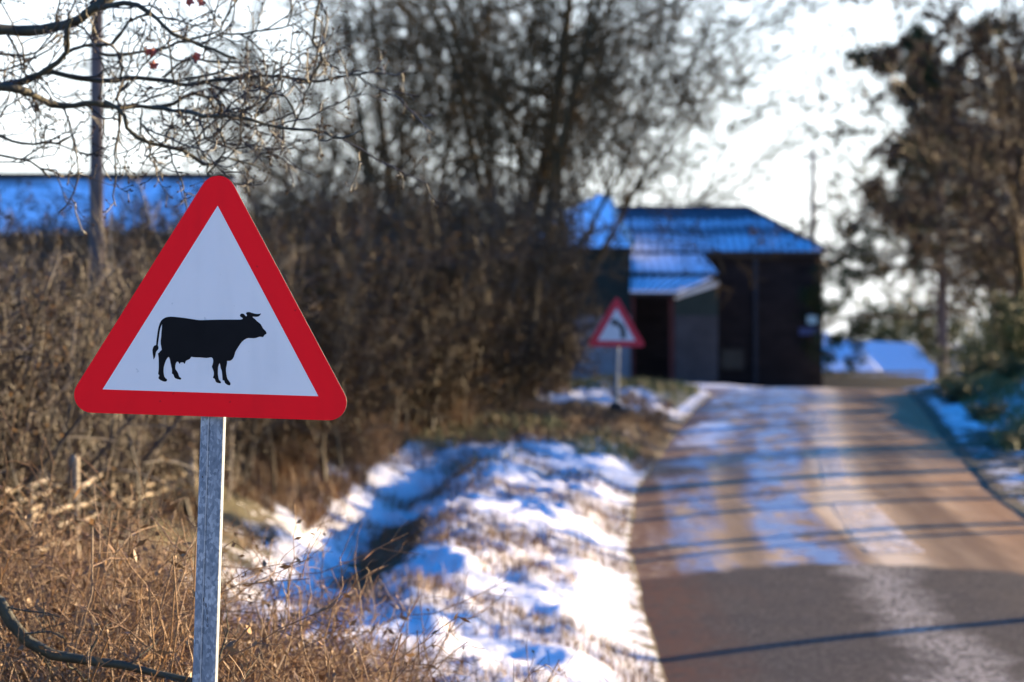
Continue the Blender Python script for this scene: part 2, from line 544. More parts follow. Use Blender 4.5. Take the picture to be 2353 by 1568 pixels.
M['box_navy'] = noisy('navy_plate', (0.04, 0.05, 0.12), (0.06, 0.08, 0.17), 3, 0.4)
M['fence'] = noisy('tan_fence_board', (0.20, 0.165, 0.10), (0.34, 0.28, 0.18), 7, 0.8, 0.2, 0.2, stretch=(1, 1, 0.15))
M['utility'] = noisy('utility_pole_timber', (0.16, 0.14, 0.12), (0.26, 0.23, 0.20), 6, 0.85)

# ------------------------------------------------------------------ terrain
_RY = np.array([-60, 0, 15, 24, 30, 35, 39, 42, 45, 49, 55, 65, 78, 100, 130, 200, 400, 1500.])
_RZ = np.array([-1.2, 0, .594, .95, 1.188, 1.386, 1.53, 1.60, 1.62, 1.58, 1.43, 1.33, 1.27, 1.0, .8, .6, .5, .5])
_yy = np.linspace(-60, 1500, 7801)
_zz = np.interp(_yy, _RY, _RZ)
_k = np.hanning(25); _k /= _k.sum()
_zz = np.convolve(np.pad(_zz, 12, mode='edge'), _k, mode='valid')


def road_z(y):
    return np.interp(y, _yy, _zz)


_EY = np.array([-60, 0, 15, 21.6, 26, 29.3, 34, 38.7, 42.4, 50, 57, 64, 70.])
_EL = np.array([.7, .75, .82, .90, 1.15, 1.50, 2.0, 2.55, 3.0, 3.3, 2.2, -2.0, -9.0])
_ER = np.array([4.2, 4.1, 4.05, 4.12, 4.35, 4.62, 5.05, 5.52, 5.9, 6.9, 7.2, 6.0, 1.0])


def edge_l(y): return np.interp(y, _EY, _EL)
def edge_r(y): return np.interp(y, _EY, _ER)


def ground_z(x, y):
    x, y = np.asarray(x, float), np.asarray(y, float)
    zr = road_z(y)
    yc = np.minimum(y, 50)
    sl = edge_l(yc) - x                 # distance left of the road
    sr = x - edge_r(yc)                 # distance right of it
    near = sstep(24, 9, y)
    fade = sstep(62, 44, y)
    far_l = sstep(46, 33, y)
    z = zr - 0.06 * (sstep(0.05, -0.12, sl) * sstep(0.05, -0.12, sr)) * sstep(70, 60, y)
    bank = 0.16 * sstep(0.0, 0.55, sl) + (0.10 + 0.14 * near) * sstep(0.3, 1.5, sl)
    lump = fbm(x * 0.55 + 3, y * 0.33, 5, 3)
    bank = bank + 0.14 * lump * sstep(0.3, 1.0, sl)
    ditch = -0.30 * np.exp(-((sl - 1.95) / 0.42) ** 2) * sstep(15.5, 18, y) * sstep(29, 24, y)
    hbank = 0.32 * sstep(2.5, 3.3, sl)
    z = z + fade * (bank + ditch) * (0.35 + 0.65 * far_l) + hbank * fade
    z = z + fade * sstep(25, 37, y) * (0.08 * sstep(0.1, 0.5, sr) + 0.38 * sstep(0.6, 2.4, sr)) + 0.12 * fade * sstep(0.6, 1.5, sr) * fbm(x * 0.7, y * 0.4, 9, 3)
    z = z - 0.22 * sstep(4.5, 8.5, x) * sstep(50, 64, y) * sstep(130, 100, y)
    z = z - 0.55 * sstep(8.6, 10.5, x) * sstep(60, 80, y) * sstep(200, 120, y)
    # fine relief of grass tufts under the snow, flat on the road
    off = np.maximum(sstep(0.0, 0.5, sl), sstep(0.0, 0.4, sr))
    off = np.where(y > 55, 1, off) * (1 - 0.6 * sstep(0.0, 0.4, sr))
    rel = 0.080 * fbm(x * 2.3, y * 1.3, 21, 4, 0.6) + 0.060 * fbm(x * 7.5, y * 4.0, 31, 3, 0.6)
    z = z + rel * off * sstep(90, 50, y)
    return z


def snow_cover(x, y):
    yc = np.minimum(y, 50)
    sl = edge_l(yc) - x
    sr = x - edge_r(yc)
    n1 = fbm(x * 0.9, y * 0.35, 41, 4)
    n2 = fbm(x * 0.35, y * 0.16, 51, 3)
    left = (0.58 + 0.36 * sstep(0.0, 0.5, sl)) * sstep(-0.12, 0.08, sl) * sstep(3.6, 2.1, sl)
    gap = sstep(27.5, 30.5, y) * sstep(37, 34, y)
    left = left * (1 - 0.62 * gap) + 0.36 * n1 * sstep(0.3, 1.2, sl)
    left = left - 0.32 * sstep(1.3, 2.2, sl) * (0.5 + 0.8 * n1)
    left = left - 0.35 * sstep(11.0, 8.0, y) - 0.03
    right = 0.50 * sstep(0.0, 0.25, sr) + 0.75 * n1 * sstep(0.1, 0.3, sr) - 0.18 * sstep(0.8, 1.6, sr)
    c = np.where(sl > 0, left, right)
    ditchy = np.exp(-((sl - 1.75) / 0.24) ** 2) * sstep(17.5, 19, y) * sstep(25, 22, y)
    c = c - 0.7 * ditchy
    field = 0.85 + 0.6 * n2
    c = np.where(y > 50, field, c)
    c = np.where((sl > 4.2), 0.7 + n2, c)
    return np.clip(c, -0.6, 1.3)


gx = np.concatenate([np.array([-1500, -700, -350, -180, -110, -70, -45, -30, -22, -16, -12, -9, -7, -5.8, -4.9]),
                     np.arange(-4.2, 4.2, 0.055), np.arange(4.2, 11, 0.11),
                     np.array([11.5, 12.5, 14, 16, 19, 23, 28, 36, 50, 75, 120, 200, 400, 800, 1500])])
gy = np.concatenate([np.array([-60, -40, -25, -15, -8, -3, 0, 2.5, 4.5, 6, 7]), np.arange(7.5, 34, 0.075), np.arange(34, 60, 0.16),
                     np.arange(60, 110, 1.0), np.array([112, 116, 121, 128, 136, 146, 160, 180, 210, 260, 340, 460, 650, 950, 1500.])])
XX, YY = np.meshgrid(gx, gy)
ZZ = ground_z(XX, YY)
nx, ny = len(gx), len(gy)
idx = np.arange(nx * ny).reshape(ny, nx)
quads = np.stack([idx[:-1, :-1], idx[:-1, 1:], idx[1:, 1:], idx[1:, :-1]], -1).reshape(-1, 4)
g = mesh_np('ground', np.stack([XX, YY, ZZ], -1).reshape(-1, 3), [quads], M['ground'], True,
            attrs={'snow': snow_cover(XX, YY).ravel()})
tag(g, 'snow dusted grass verge and fields either side of the lane', 'ground', kind='structure')

# road sheet
ry = np.concatenate([np.arange(-20, 12, 1.0), np.arange(12, 50, 0.15), np.arange(50, 70, 0.4)])
ra = np.linspace(-0.03, 1.03, 36)
el, er = edge_l(ry), edge_r(ry)
RX = el[:, None] + (er - el)[:, None] * ra[None, :]
rag = 0.20 * fbm(ry * 1.1, ry * 0 + 1.5, 61, 4, 0.6)
rag2 = 0.10 * fbm(ry * 1.3, ry * 0 + 7.5, 71, 4, 0.6)
RX = RX + rag[:, None] * sstep(0.25, 0, ra)[None, :] + rag2[:, None] * sstep(0.75, 1, ra)[None, :]
RYY = np.repeat(ry[:, None], len(ra), 1)
RZZ = road_z(RYY) + 0.035 * (1 - (2 * ra[None, :] - 1) ** 2) - 0.010 + 0.006 * fbm(RX * 1.2, RYY * 0.5, 81, 3)
idx = np.arange(RX.size).reshape(RX.shape)
quads = np.stack([idx[:-1, :-1], idx[:-1, 1:], idx[1:, 1:], idx[1:, :-1]], -1).reshape(-1, 4)
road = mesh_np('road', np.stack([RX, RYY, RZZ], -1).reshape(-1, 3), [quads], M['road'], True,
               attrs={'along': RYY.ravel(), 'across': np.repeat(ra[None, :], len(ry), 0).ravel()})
tag(road, 'narrow country lane with damp wheel tracks rising to a crest', 'road', kind='structure')

# worn centre line
def centre_dash(y0, y1, c0, c1, w0, w1):
    n = max(4, int((y1 - y0) / 0.4))
    y = np.linspace(y0, y1, n)
    t = np.linspace(0, 1, n)
    c = c0 + (c1 - c0) * t
    w = w0 + (w1 - w0) * t
    V = []
    for s in (-0.5, 0, 0.5):
        a = c
        x = edge_l(y) + (edge_r(y) - edge_l(y)) * a + s * w
        aa = (x - edge_l(y)) / (edge_r(y) - edge_l(y))
        z = road_z(y) + 0.035 * (1 - (2 * aa - 1) ** 2) - 0.010 + 0.006 * fbm(x * 1.2, y * 0.5, 81, 3) + 0.006
        V.append(np.stack([x, y, z], -1))
    V = np.stack(V, 1)
    id_ = np.arange(n * 3).reshape(n, 3)
    q = np.stack([id_[:-1, :-1], id_[:-1, 1:], id_[1:, 1:], id_[1:, :-1]], -1).reshape(-1, 4)
    return mesh_np('road_marking', V.reshape(-1, 3), [q], M['road_paint'], True, road)

centre_dash(20.8, 24.6, 0.60, 0.585, 0.42, 0.36)
centre_dash(26.2, 31.5, 0.575, 0.565, 0.24, 0.20)
centre_dash(33.0, 37.5, 0.56, 0.55, 0.20, 0.18)

# ------------------------------------------------------------------ branch machinery
def unit(v):
    return v / np.maximum(np.linalg.norm(v, axis=-1, keepdims=True), 1e-9)


def tubes(sets, S=3):
    """sets: list of (P (N,K,3), R (N,K), sides) -> V, quads, end tris"""
    VV, QQ = [], []
    off = 0
    for P, Rr, S in sets:
        N, K, _ = P.shape
        if N == 0: continue
        T = np.empty_like(P)
        T[:, 1:-1] = P[:, 2:] - P[:, :-2]
        T[:, 0] = P[:, 1] - P[:, 0]
        T[:, -1] = P[:, -1] - P[:, -2]
        T = unit(T)
        ref = np.zeros((N, 1, 3)); ref[..., 0] = 1
        mt = unit(T.mean(1))
        ref[np.abs(mt[:, 0]) > 0.8] = (0, 1, 0)
        A = unit(np.cross(T, ref))
        B = np.cross(T, A)
        ang = np.arange(S) * 2 * np.pi / S
        V = P[:, :, None, :] + Rr[:, :, None, None] * (A[:, :, None, :] * np.cos(ang)[None, None, :, None] + B[:, :, None, :] * np.sin(ang)[None, None, :, None])
        i = np.arange(N * K * S).reshape(N, K, S)
        j = np.roll(i, -1, 2)
        q = np.stack([i[:, :-1], j[:, :-1], j[:, 1:], i[:, 1:]], -1).reshape(-1, 4)
        VV.append(V.reshape(-1, 3)); QQ.append(q + off)
        off += N * K * S
    return np.concatenate(VV), np.concatenate(QQ)


def walk(rng, start, dirs, lens, K, wander, up, r0, r1, pull=None):
    N = len(start)
    P = np.empty((N, K, 3))
    P[:, 0] = start
    d = unit(dirs)
    step = (lens / (K - 1))[:, None]
    for k in range(1, K):
        d = d + wander * rng.normal(size=(N, 3))
        d[:, 2] += up
        if pull is not None:
            d = d + pull
        d = unit(d)
        P[:, k] = P[:, k - 1] + d * step
    t = np.linspace(0, 1, K)[None, :]
    Rr = r0[:, None] * (1 - t) + r1[:, None] * t
    return P, Rr


def sprout(rng, P, Rr, n, t0, t1, ang, asd, ratio, K, wander, up, rratio=0.55, tip=0.35, taper=0.45, minr=0.0015, lens=None):
    N, Kp, _ = P.shape
    pl = np.linalg.norm(np.diff(P, axis=1), axis=-1).sum(1) if lens is None else lens
    pi = np.repeat(np.arange(N), n)
    t = (np.tile(np.arange(n), N) + rng.uniform(size=N * n)) / n
    t = t0 + (t1 - t0) * t
    f = t * (Kp - 1)
    k = np.minimum(f.astype(int), Kp - 2)
    fr = (f - k)[:, None]
    s = P[pi, k] * (1 - fr) + P[pi, k + 1] * fr
    tan = unit(P[pi, k + 1] - P[pi, k])
    perp = unit(np.cross(tan, rng.normal(size=tan.shape)))
    a = R(ang) + R(asd) * rng.normal(size=len(pi))
    d = tan * np.cos(a)[:, None] + perp * np.sin(a)[:, None]
    ln = pl[pi] * ratio * (1 - taper * t) * rng.uniform(0.65, 1.3, len(pi))
    rr = (Rr[pi, k] * (1 - fr[:, 0]) + Rr[pi, k + 1] * fr[:, 0]) * rratio * rng.uniform(0.75, 1.1, len(pi))
    rr = np.maximum(rr, minr)
    return walk(rng, s, d, ln, K, wander, up, rr, np.maximum(rr * tip, minr * 0.7))


def leaf_quads(rng, pts, size, flat=0.0, asp=0.55):
    n = len(pts)
    a = unit(rng.normal(size=(n, 3)) * np.array([1, 1, 1 - flat]))
    b = unit(np.cross(a, rng.normal(size=(n, 3))))
    s = size * rng.uniform(0.6, 1.3, (n, 1))
    w = s * asp
    p0 = pts
    V = np.stack([p0, p0 + a * s * 0.5 + b * w * 0.5, p0 + a * s, p0 + a * s * 0.5 - b * w * 0.5], 1).reshape(-1, 3)
    return V, np.arange(n * 4).reshape(n, 4)


def pts_on(rng, P, n):
    i = rng.integers(0, len(P), n)
    k = rng.integers(0, P.shape[1] - 1, n)
    f = rng.uniform(size=(n, 1))
    return P[i, k] * (1 - f) + P[i, k + 1] * f


def tube_obj(name, sets, mat, parent=None):
    V, Q = tubes(sets)
    return mesh_np(name, V, [Q], mat, True, parent)


# ------------------------------------------------------------------ bare tree prototypes
def bare_tree(name, seed, height, r0, stems, spread, density=(9, 8, 6, 5), up=0.05, leaves=0, min_r=0.004, low=0.22, bark=None, ratio=(0.55, 0.42, 0.38, 0.40), twig_k=3, first=55, sr=(0.20, 0.42)):
    rng = np.random.default_rng(seed)
    root = empty(name)
    bark = bark or M['tree_bark']
    # trunk: a short bole that forks into stems
    bole_h = height * 0.16
    bole = walk(rng, np.zeros((1, 3)) - np.array([[0, 0, 0.25]]), np.array([[0, 0, 1.]]), np.array([bole_h + 0.25]), 5, 0.03, 0.1, np.array([r0 * 1.2]), np.array([r0 * 0.9]))
    az = np.linspace(0, 2 * np.pi, stems, endpoint=False) + rng.uniform(0, 1, stems)
    lean = spread * rng.uniform(0.35, 1.0, stems)
    lean[0] *= 0.25
    sw = rng.uniform(*sr, stems); sw[0] = 0.8
    d = np.stack([np.cos(az) * np.sin(lean), np.sin(az) * np.sin(lean), np.cos(lean)], -1)
    L0 = walk(rng, np.repeat(bole[0][:, -1] - np.array([[0, 0, 0.05]]), stems, 0), d, height * 0.86 * rng.uniform(0.8, 1.05, stems), 9, 0.09, up, r0 * sw, np.full(stems, r0 * 0.08))
    L1 = sprout(rng, *L0, density[0], low, 0.97, first, 14, ratio[0], 8, 0.13, up, 0.5, 0.25, 0.5, min_r * 2)
    L2 = sprout(rng, *L1, density[1], 0.15, 1.0, 48, 15, ratio[1], 6, 0.16, up * 0.8, 0.55, 0.35, 0.4, min_r * 1.4)
    L3 = sprout(rng, *L2, density[2], 0.15, 1.0, 45, 16, ratio[2], 5, 0.18, up * 0.6, 0.6, 0.45, 0.4, min_r)
    L4 = sprout(rng, *L3, density[3], 0.2, 1.0, 42, 16, ratio[3], twig_k, 0.2, 0.02, 0.65, 0.6, 0.3, min_r * 0.75)
    tube_obj('trunk', [(*bole, 8), (*L0, 7)], bark, root)
    tube_obj('crown', [(*L1, 5), (*L2, 4), (*L3, 3), (*L4, 3)], bark if leaves == 0 else M['twig'], root)
    if leaves:
        pts = np.concatenate([pts_on(rng, L4[0], leaves), pts_on(rng, L3[0], leaves // 4)])
        V, Q = leaf_quads(rng, pts, 0.10)
        lf = mesh_np('foliage', V, [Q], M['brown_leaf'], False, root)
    return root


def place(o, x, y, rz=0, s=1.0, label=None, cat=None, group=None, dz=0.0, sink=0.05, sz=None):
    o.location = (float(x), float(y), float(ground_z(x, y)) - sink + dz)
    o.rotation_euler = (0, 0, rz)
    o.scale = (s, s, sz if sz else s)
    return tag(o, label, cat, group)


class Proto:
    def __init__(self, root):
        self.r, self.used = root, False

    def get(self):
        if not self.used:
            self.used = True
            return self.r
        o = copy_tree(self.r)
        for k in ('label', 'group', 'category'):
            if k in o: del o[k]
        return o


# ------------------------------------------------------------------ cattle warning sign
SD = 6.3
def sp(x, y, dy=0.0):
    """point on the sign face from a pixel of the 4096 px picture"""
    return at(x * 0.57446, y * 0.57446, SD) + np.array([0, dy, 0])

def rounded_tri(c, r, n=10):
    """c: three corners counter-clockwise (x, z); returns rounded outline"""
    out = []
    c = [Vector(p) for p in c]
    for i in range(3):
        p, a, b = c[i], c[i - 1], c[(i + 1) % 3]
        da, db = (a - p).normalized(), (b - p).normalized()
        half = da.angle(db) / 2
        cen = p + (da + db).normalized() * (r / math.sin(half))
        t0, t1 = p + da * (r / math.tan(half)), p + db * (r / math.tan(half))
        a0, a1 = math.atan2(t0.y - cen.y, t0.x - cen.x), math.atan2(t1.y - cen.y, t1.x - cen.x)
        while a1 < a0: a1 += 2 * math.pi
        for k in range(n + 1):
            t = a0 + (a1 - a0) * k / n
            out.append((cen.x + r * math.cos(t), cen.y + r * math.sin(t)))
    return out


def plate(name, outline, y0, y1, mats, parent, org):
    """flat plate: front polygon at y0 (towards the camera), back at y1"""
    n = len(outline)
    v = [(x - org[0], y0 - org[1], z - org[2]) for x, z in outline] + [(x - org[0], y1 - org[1], z - org[2]) for x, z in outline]
    f = [list(range(n)), list(range(2 * n - 1, n - 1, -1))]
    f += [[i, n + i, n + (i + 1) % n, (i + 1) % n] for i in range(n)]
    me = bpy.data.meshes.new(name)
    me.from_pydata(v, [], f)
    for mm in mats: me.materials.append(mm)
    if len(mats) > 1:
        for p in me.polygons:
            if p.index > 0: p.material_index = 1
    me.update()
    o = bpy.data.objects.new(name, me)
    return link(o, parent)


px = SD / F * 0.57446      # metres per 4096-picture pixel on the sign
foot = sp(745, 3330)
gz = float(ground_z(foot[0], SD))
# foot of the leaning post
pt_top, pt_bot = sp(848, 1668), sp(829.5, 2250)
dirp = (pt_top - pt_bot) / np.linalg.norm(pt_top - pt_bot)
tt = (pt_top[2] - (gz - 0.25)) / dirp[2]
pfoot = pt_top - dirp * tt
org = (float(pfoot[0]), SD, gz)
cattle = empty('cattle_sign', org, 0, 'large red bordered triangular warning sign with black cow on a steel post', 'road sign')
def xz(p): return (float(p[0]), float(p[2]))
outer = rounded_tri([xz(sp(241.5, 1647.7)), xz(sp(1437.4, 1686)), xz(sp(878, 632))], 72 * px)
plate('sign_plate', outer, SD - 0.003, SD, [M['sign_red'], M['sign_back']], cattle, org)
inner = [xz(sp(411.4, 1558)), xz(sp(1273.8, 1585.5)), xz(sp(871.4, 823.9))]
plate('white_panel', inner, SD - 0.0036, SD - 0.0031, [M['sign_white']], cattle, org)
cow = [(165,712),(172,640),(185,530),(200,430),(215,360),(235,300),(262,250),(300,215),(340,193),(390,180),(440,175),(500,178),(600,188),(700,200),(800,215),(880,227),(940,237),(1000,241),(1080,240),(1200,235),(1350,232),(1500,231),(1650,231),(1750,231),(1785,224),(1800,208),(1785,196),(1755,180),(1742,160),(1746,140),(1762,122),(1785,116),(1810,121),(1830,138),(1845,160),(1858,170),(1870,165),(1875,152),(1866,132),(1855,113),(1865,100),(1885,91),(1910,87),(1935,92),(1970,105),(2020,119),(2070,125),(2110,123),(2130,116),(2138,112),(2130,138),(2112,160),(2090,174),(2050,181),(2010,178),(1980,177),(1990,195),(2030,225),(2070,265),(2110,295),(2140,325),(2160,365),(2180,400),(2210,430),(2232,455),(2243,480),(2242,498),(2225,510),(2205,522),(2190,545),(2178,560),(2150,557),(2115,553),(2085,562),(2050,576),(2000,583),(1950,580),(1900,578),(1860,590),(1820,615),(1780,650),(1745,695),(1710,750),(1675,805),(1655,845),(1642,890),(1630,930),(1610,965),(1585,992),(1555,1007),(1530,1008),(1500,1008),(1502,1040),(1495,1090),(1482,1140),(1480,1190),(1486,1250),(1497,1310),(1510,1350),(1540,1390),(1562,1420),(1567,1445),(1558,1465),(1540,1470),(1505,1457),(1475,1437),(1458,1415),(1450,1385),(1440,1376),(1417,1375),(1413,1310),(1408,1250),(1400,1190),(1380,1140),(1373,1090),(1360,1048),(1345,1080),(1332,1130),(1328,1190),(1328,1250),(1335,1310),(1350,1365),(1380,1395),(1389,1412),(1380,1430),(1350,1428),(1305,1415),(1285,1395),(1275,1360),(1265,1342),(1234,1330),(1250,1280),(1254,1240),(1245,1190),(1225,1140),(1215,1115),(1228,1080),(1238,1040),(1241,1000),(1233,965),(1215,946),(1190,941),(1160,947),(1120,953),(1070,950),(1000,944),(920,942),(870,938),(830,932),(818,945),(805,967),(780,983),(740,1000),(722,1018),(712,1045),(705,1060),(697,1063),(688,1050),(682,1037),(650,1036),(625,1040),(615,1058),(603,1064),(594,1050),(585,1028),(570,1022),(552,1030),(538,1055),(528,1095),(526,1140),(534,1170),(560,1205),(580,1240),(592,1280),(605,1310),(630,1325),(641,1340),(635,1357),(615,1362),(570,1352),(530,1338),(508,1315),(497,1280),(485,1258),(462,1245),(466,1210),(463,1160),(450,1100),(437,1040),(424,975),(412,945),(400,932),(378,955),(350,1000),(325,1070),(310,1130),(306,1190),(309,1240),(320,1300),(345,1335),(368,1350),(374,1370),(365,1390),(335,1400),(295,1393),(250,1372),(222,1350),(208,1330),(220,1305),(230,1282),(204,1255),(212,1200),(217,1120),(216,1020),(212,940),(204,890),(199,870),(225,850),(245,825),(272,800),(265,750),(252,690),(250,630),(260,560),(266,470),(274,390),(278,318),(262,350),(245,400),(232,470),(220,560),(207,650),(199,715),(210,745),(212,770),(203,795),(175,825),(163,850),(155,900),(145,940),(130,965),(115,980),(113,940),(103,880),(97,810),(103,775),(120,735),(140,716)]
cow2 = [xz(sp(590 + a / 4.706, 1230 + b / 4.706)) for a, b in cow][::-1]
plate('cow_symbol', cow2, SD - 0.0040, SD - 0.0037, [M['sign_black']], cattle, org)
# square galvanised post, leaning slightly, with rounded edges
def post_mesh(name, a, b, w, dep, rad, mat, parent, org):
    a, b = np.array(a), np.array(b)
    ring = []
    for cx, cy, a0 in ((1, -1, -90), (1, 1, 0), (-1, 1, 90), (-1, -1, 180)):
        for k in range(4):
            t = R(a0 + k * 30)
            ring.append((cx * (w / 2 - rad) + rad * math.cos(t), cy * (dep / 2 - rad) + rad * math.sin(t)))
    n = len(ring)
    V = [(p[0] + x - org[0], p[1] + y - org[1], p[2] - org[2]) for p in (a, b) for x, y in ring]
    f = [list(range(n - 1, -1, -1)), list(range(n, 2 * n))] + [[i, (i + 1) % n, n + (i + 1) % n, n + i] for i in range(n)]
    me = bpy.data.meshes.new(name); me.from_pydata(V, [], f); me.update()
    me.materials.append(mat)
    return link(bpy.data.objects.new(name, me), parent)

pw = 0.0515
yo = SD + 0.008 + 0.025
top = pt_top + dirp * 0.46
post_mesh('sign_post', (pfoot[0], yo, pfoot[2]), (top[0], yo, top[2]), pw, 0.050, 0.0035, M['galvanised'], cattle, org)
# the welded seam down the front face, and scratches through the zinc
sm = MB()
sm.bar((pfoot[0] - 0.0055, yo - 0.0251, pfoot[2]), (pt_top[0] - 0.0055, yo - 0.0251, pt_top[2]), 0.0007, 0.0008)
sm.build('seam', M['pipe'], cattle, org)
sm = MB()
sm.bar((pfoot[0] - 0.0085, yo - 0.0251, pfoot[2]), (pt_top[0] - 0.0085, yo - 0.0251, pt_top[2]), 0.0012, 0.0010)
sm.build('seam', M['sign_back'], cattle, org)
for (x, y, l, w) in ((812, 2392, 16, 3), (822, 2415, 16, 4), (826, 2440, 20, 3), (829, 2470, 24, 2.5), (826, 2500, 10, 3), (808, 1905, 8, 4)):
    p, q = sp(x, y), sp(x + 1, y + l)
    MB().bar((p[0], yo - 0.0253, p[2]), (q[0], yo - 0.0253, q[2]), w * px, 0.0006).build('scratch', M['scratch'], cattle, org)
for zz in (1500, 1000):
    c = sp(868 if zz == 1000 else 853, zz)
    MB().box(c[0] - 0.05, c[0] + 0.05, SD + 0.0005, SD + 0.0075, c[2] - 0.012, c[2] + 0.012).build('bracket', M['sign_back'], cattle, org)

# ------------------------------------------------------------------ bend sign
BD = 34.0
def bp(zx, zy, dy=0.0):
    return at((2320 + zx / 3.2667) * 0.57446, (1180 + zy / 3.2667) * 0.57446, BD)
bbase = at(1415, 938, BD)
bz = float(ground_z(bbase[0], BD))
borg = (float(bbase[0]), BD, bz)
bend = empty('bend_sign', borg, 0, 'smaller faded triangular sign with a left bend arrow standing before the barn', 'road sign')
out = rounded_tri([xz(bp(85, 672)), xz(bp(865, 680)), xz(bp(480, 5))], 0.033, 8)
plate('sign_plate', out, BD - 0.004, BD, [M['old_red'], M['sign_back']], bend, borg)
plate('white_panel', [xz(bp(232, 598)), xz(bp(722, 602)), xz(bp(478, 172))], BD - 0.0065, BD - 0.0045, [M['old_white']], bend, borg)
arrow = [(528, 570), (600, 570), (600, 480), (590, 430), (565, 390), (530, 360), (475, 332), (485, 300), (395, 335), (425, 425), (440, 392), (480, 408), (510, 430), (524, 460), (528, 500)]
plate('bend_arrow', [xz(bp(*p)) for p in arrow][::-1], BD - 0.009, BD - 0.007, [M['old_black']], bend, borg)
bt = bp(478, 300)
post_mesh('sign_post', (bbase[0], BD + 0.04, bz - 0.1), (bbase[0] + 0.02, BD + 0.04, bt[2]), 0.06, 0.06, 0.02, M['galvanised'], bend, borg)
mb = MB()
mb.hexa([(bbase[0] + s * 0.14, BD + 0.04 + t * 0.14, bz - 0.05) for s, t in ((-1, -1), (1, -1), (1, 1), (-1, 1))],
        [(bbase[0] + s * 0.06, BD + 0.04 + t * 0.06, bz + 0.15) for s, t in ((-1, -1), (1, -1), (1, 1), (-1, 1))])
mb.build('post_base', M['dark_wood'], bend, borg)

# ------------------------------------------------------------------ farm buildings
bx0, bx1 = at(1400, 0, 80)[0], at(1890, 0, 80)[0]
eave_z = float(at(0, 579, 80)[2])
ridge_z = float(at(0, 477, 84)[2])
gz0 = 0.9
borg = (float((bx0 + bx1) / 2), 80.0, gz0)
barn = empty('barn', borg, 0, 'long dark brick barn with snow on its hipped ribbed metal roof', 'barn')
mb = MB()
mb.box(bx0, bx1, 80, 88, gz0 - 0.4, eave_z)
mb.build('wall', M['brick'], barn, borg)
xr = float(at(1715, 0, 84)[0]); xl = bx0 - 1.0
o_ = 0.14
ez = eave_z + 0.02
A, B_, C_, D_ = (xl, 80 - o_, ez), (bx1 + o_, 80 - o_, ez), (bx1 + o_, 88 + o_, ez), (xl, 88 + o_, ez)
E1, E2 = (xl, 84, ridge_z), (xr, 84, ridge_z)
mb = MB()
mb.poly([A, B_, E2, E1]); mb.poly([B_, C_, E2]); mb.poly([C_, D_, E1, E2]); mb.poly([A, E1, D_])
ro = (borg[0], 80.0, ez)
roof = mb.build('roof', M['roof_main'], None, ro)
roof.parent = barn
roof.location = Vector(ro) - Vector(borg)
rel = lambda p, o: tuple(p[i] - o[i] for i in range(3))
# standing ribs of the metal sheets
nrib = 32
for i in range(nrib):
    x = xl + 0.2 + (bx1 - 0.05 - xl - 0.2) * i / (nrib - 1)
    t = 1.0 if x <= xr else max(0.03, (bx1 + o_ - x) / (bx1 + o_ - xr))
    a = (x, 80 - o_, ez + 0.012)
    b = (x, 80 - o_ + t * (4 + o_), ez + 0.012 + t * (ridge_z - ez))
    MB().bar(rel(a, ro), rel(b, ro), 0.06, 0.05).build('rib', M['rib'], roof)
MB().bar(rel((xl, 84, ridge_z + .02), ro), rel((xr, 84, ridge_z + .02), ro), 0.22, 0.06).build('ridge_cap', M['dark_wood'], roof)
MB().bar(rel((xr, 84, ridge_z + .02), ro), rel((bx1 + o_, 80 - o_, ez + .03), ro), 0.16, 0.05).build('hip_cap', M['dark_wood'], roof)
MB().box(bx0, bx1 + 0.1, 79.78, 79.855, eave_z - 0.14, eave_z - 0.02).build('gutter', M['dark_wood'], barn, borg)
xp = float(at(1737, 0, 79.9)[0])
MB().box(xp - 0.055, xp + 0.055, 79.88, 79.985, gz0, eave_z - 0.14).build('downpipe', M['pipe'], barn, borg)
p0, p1 = at(1655, 800, 79.9), at(1712, 852, 79.9)
wf = MB()
for (a, b, c, d) in ((p0[0], p1[0], p0[2] - 0.06, p0[2]), (p0[0], p1[0], p1[2], p1[2] + 0.06), (p0[0], p0[0] + 0.06, p1[2] + 0.06, p0[2] - 0.06), (p1[0] - 0.06, p1[0], p1[2] + 0.06, p0[2] - 0.06)):
    wf.box(a, b, 79.93, 79.997, c, d)
win = wf.build('window', M['dark_wood'], barn, borg)
MB().box(p0[0] + .06, p1[0] - .06, 79.96, 79.99, p1[2] + .06, p0[2] - .06).build('pane', M['glass'], win, borg)
p0 = at(1866, 735, 79.9)
MB().box(p0[0] - 0.14, p0[0] + 0.14, 79.9, 79.99, p0[2] - 0.12, p0[2] + 0.12).build('alarm_box', M['box_blue'], barn, borg)
p0 = at(1860, 762, 79.9)
MB().box(p0[0] - 0.28, p0[0] + 0.24, 79.95, 79.99, p0[2] - 0.10, p0[2] + 0.10).build('wall_plate', M['box_navy'], barn, borg)

# porch in front of the barn (part of it)
def quad_slab(name, q, th, mat, parent, o):
    return MB().slab(q, th).build(name, mat, parent, o)
a, b, c, d = at(1450, 625, 77.5), at(1650, 628, 77.5), at(1613, 583, 79.86), at(1450, 583, 79.86)
pr = MB().slab([a, b, c, d], 0.06)
pro = (float(a[0]), float(a[1]), float(a[2]))
porch_roof = pr.build('porch_roof', M['roof_porch'], None, pro); porch_roof.parent = barn; porch_roof.location = Vector(pro) - Vector(borg)
for i in range(10):
    t = (i + 0.5) / 10
    p, q = a * (1 - t) + b * t, d * (1 - t) + c * t
    MB().bar(rel(p + [0, 0, .015], pro), rel(q + [0, 0, .015], pro), 0.03, 0.03).build('rib', M['rib'], porch_roof)
a, b, c, d = at(1448, 667, 75.7), at(1560, 668, 75.7), at(1642, 634, 77.6), at(1448, 634, 77.6)
pro2 = (float(a[0]), float(a[1]), float(a[2]))
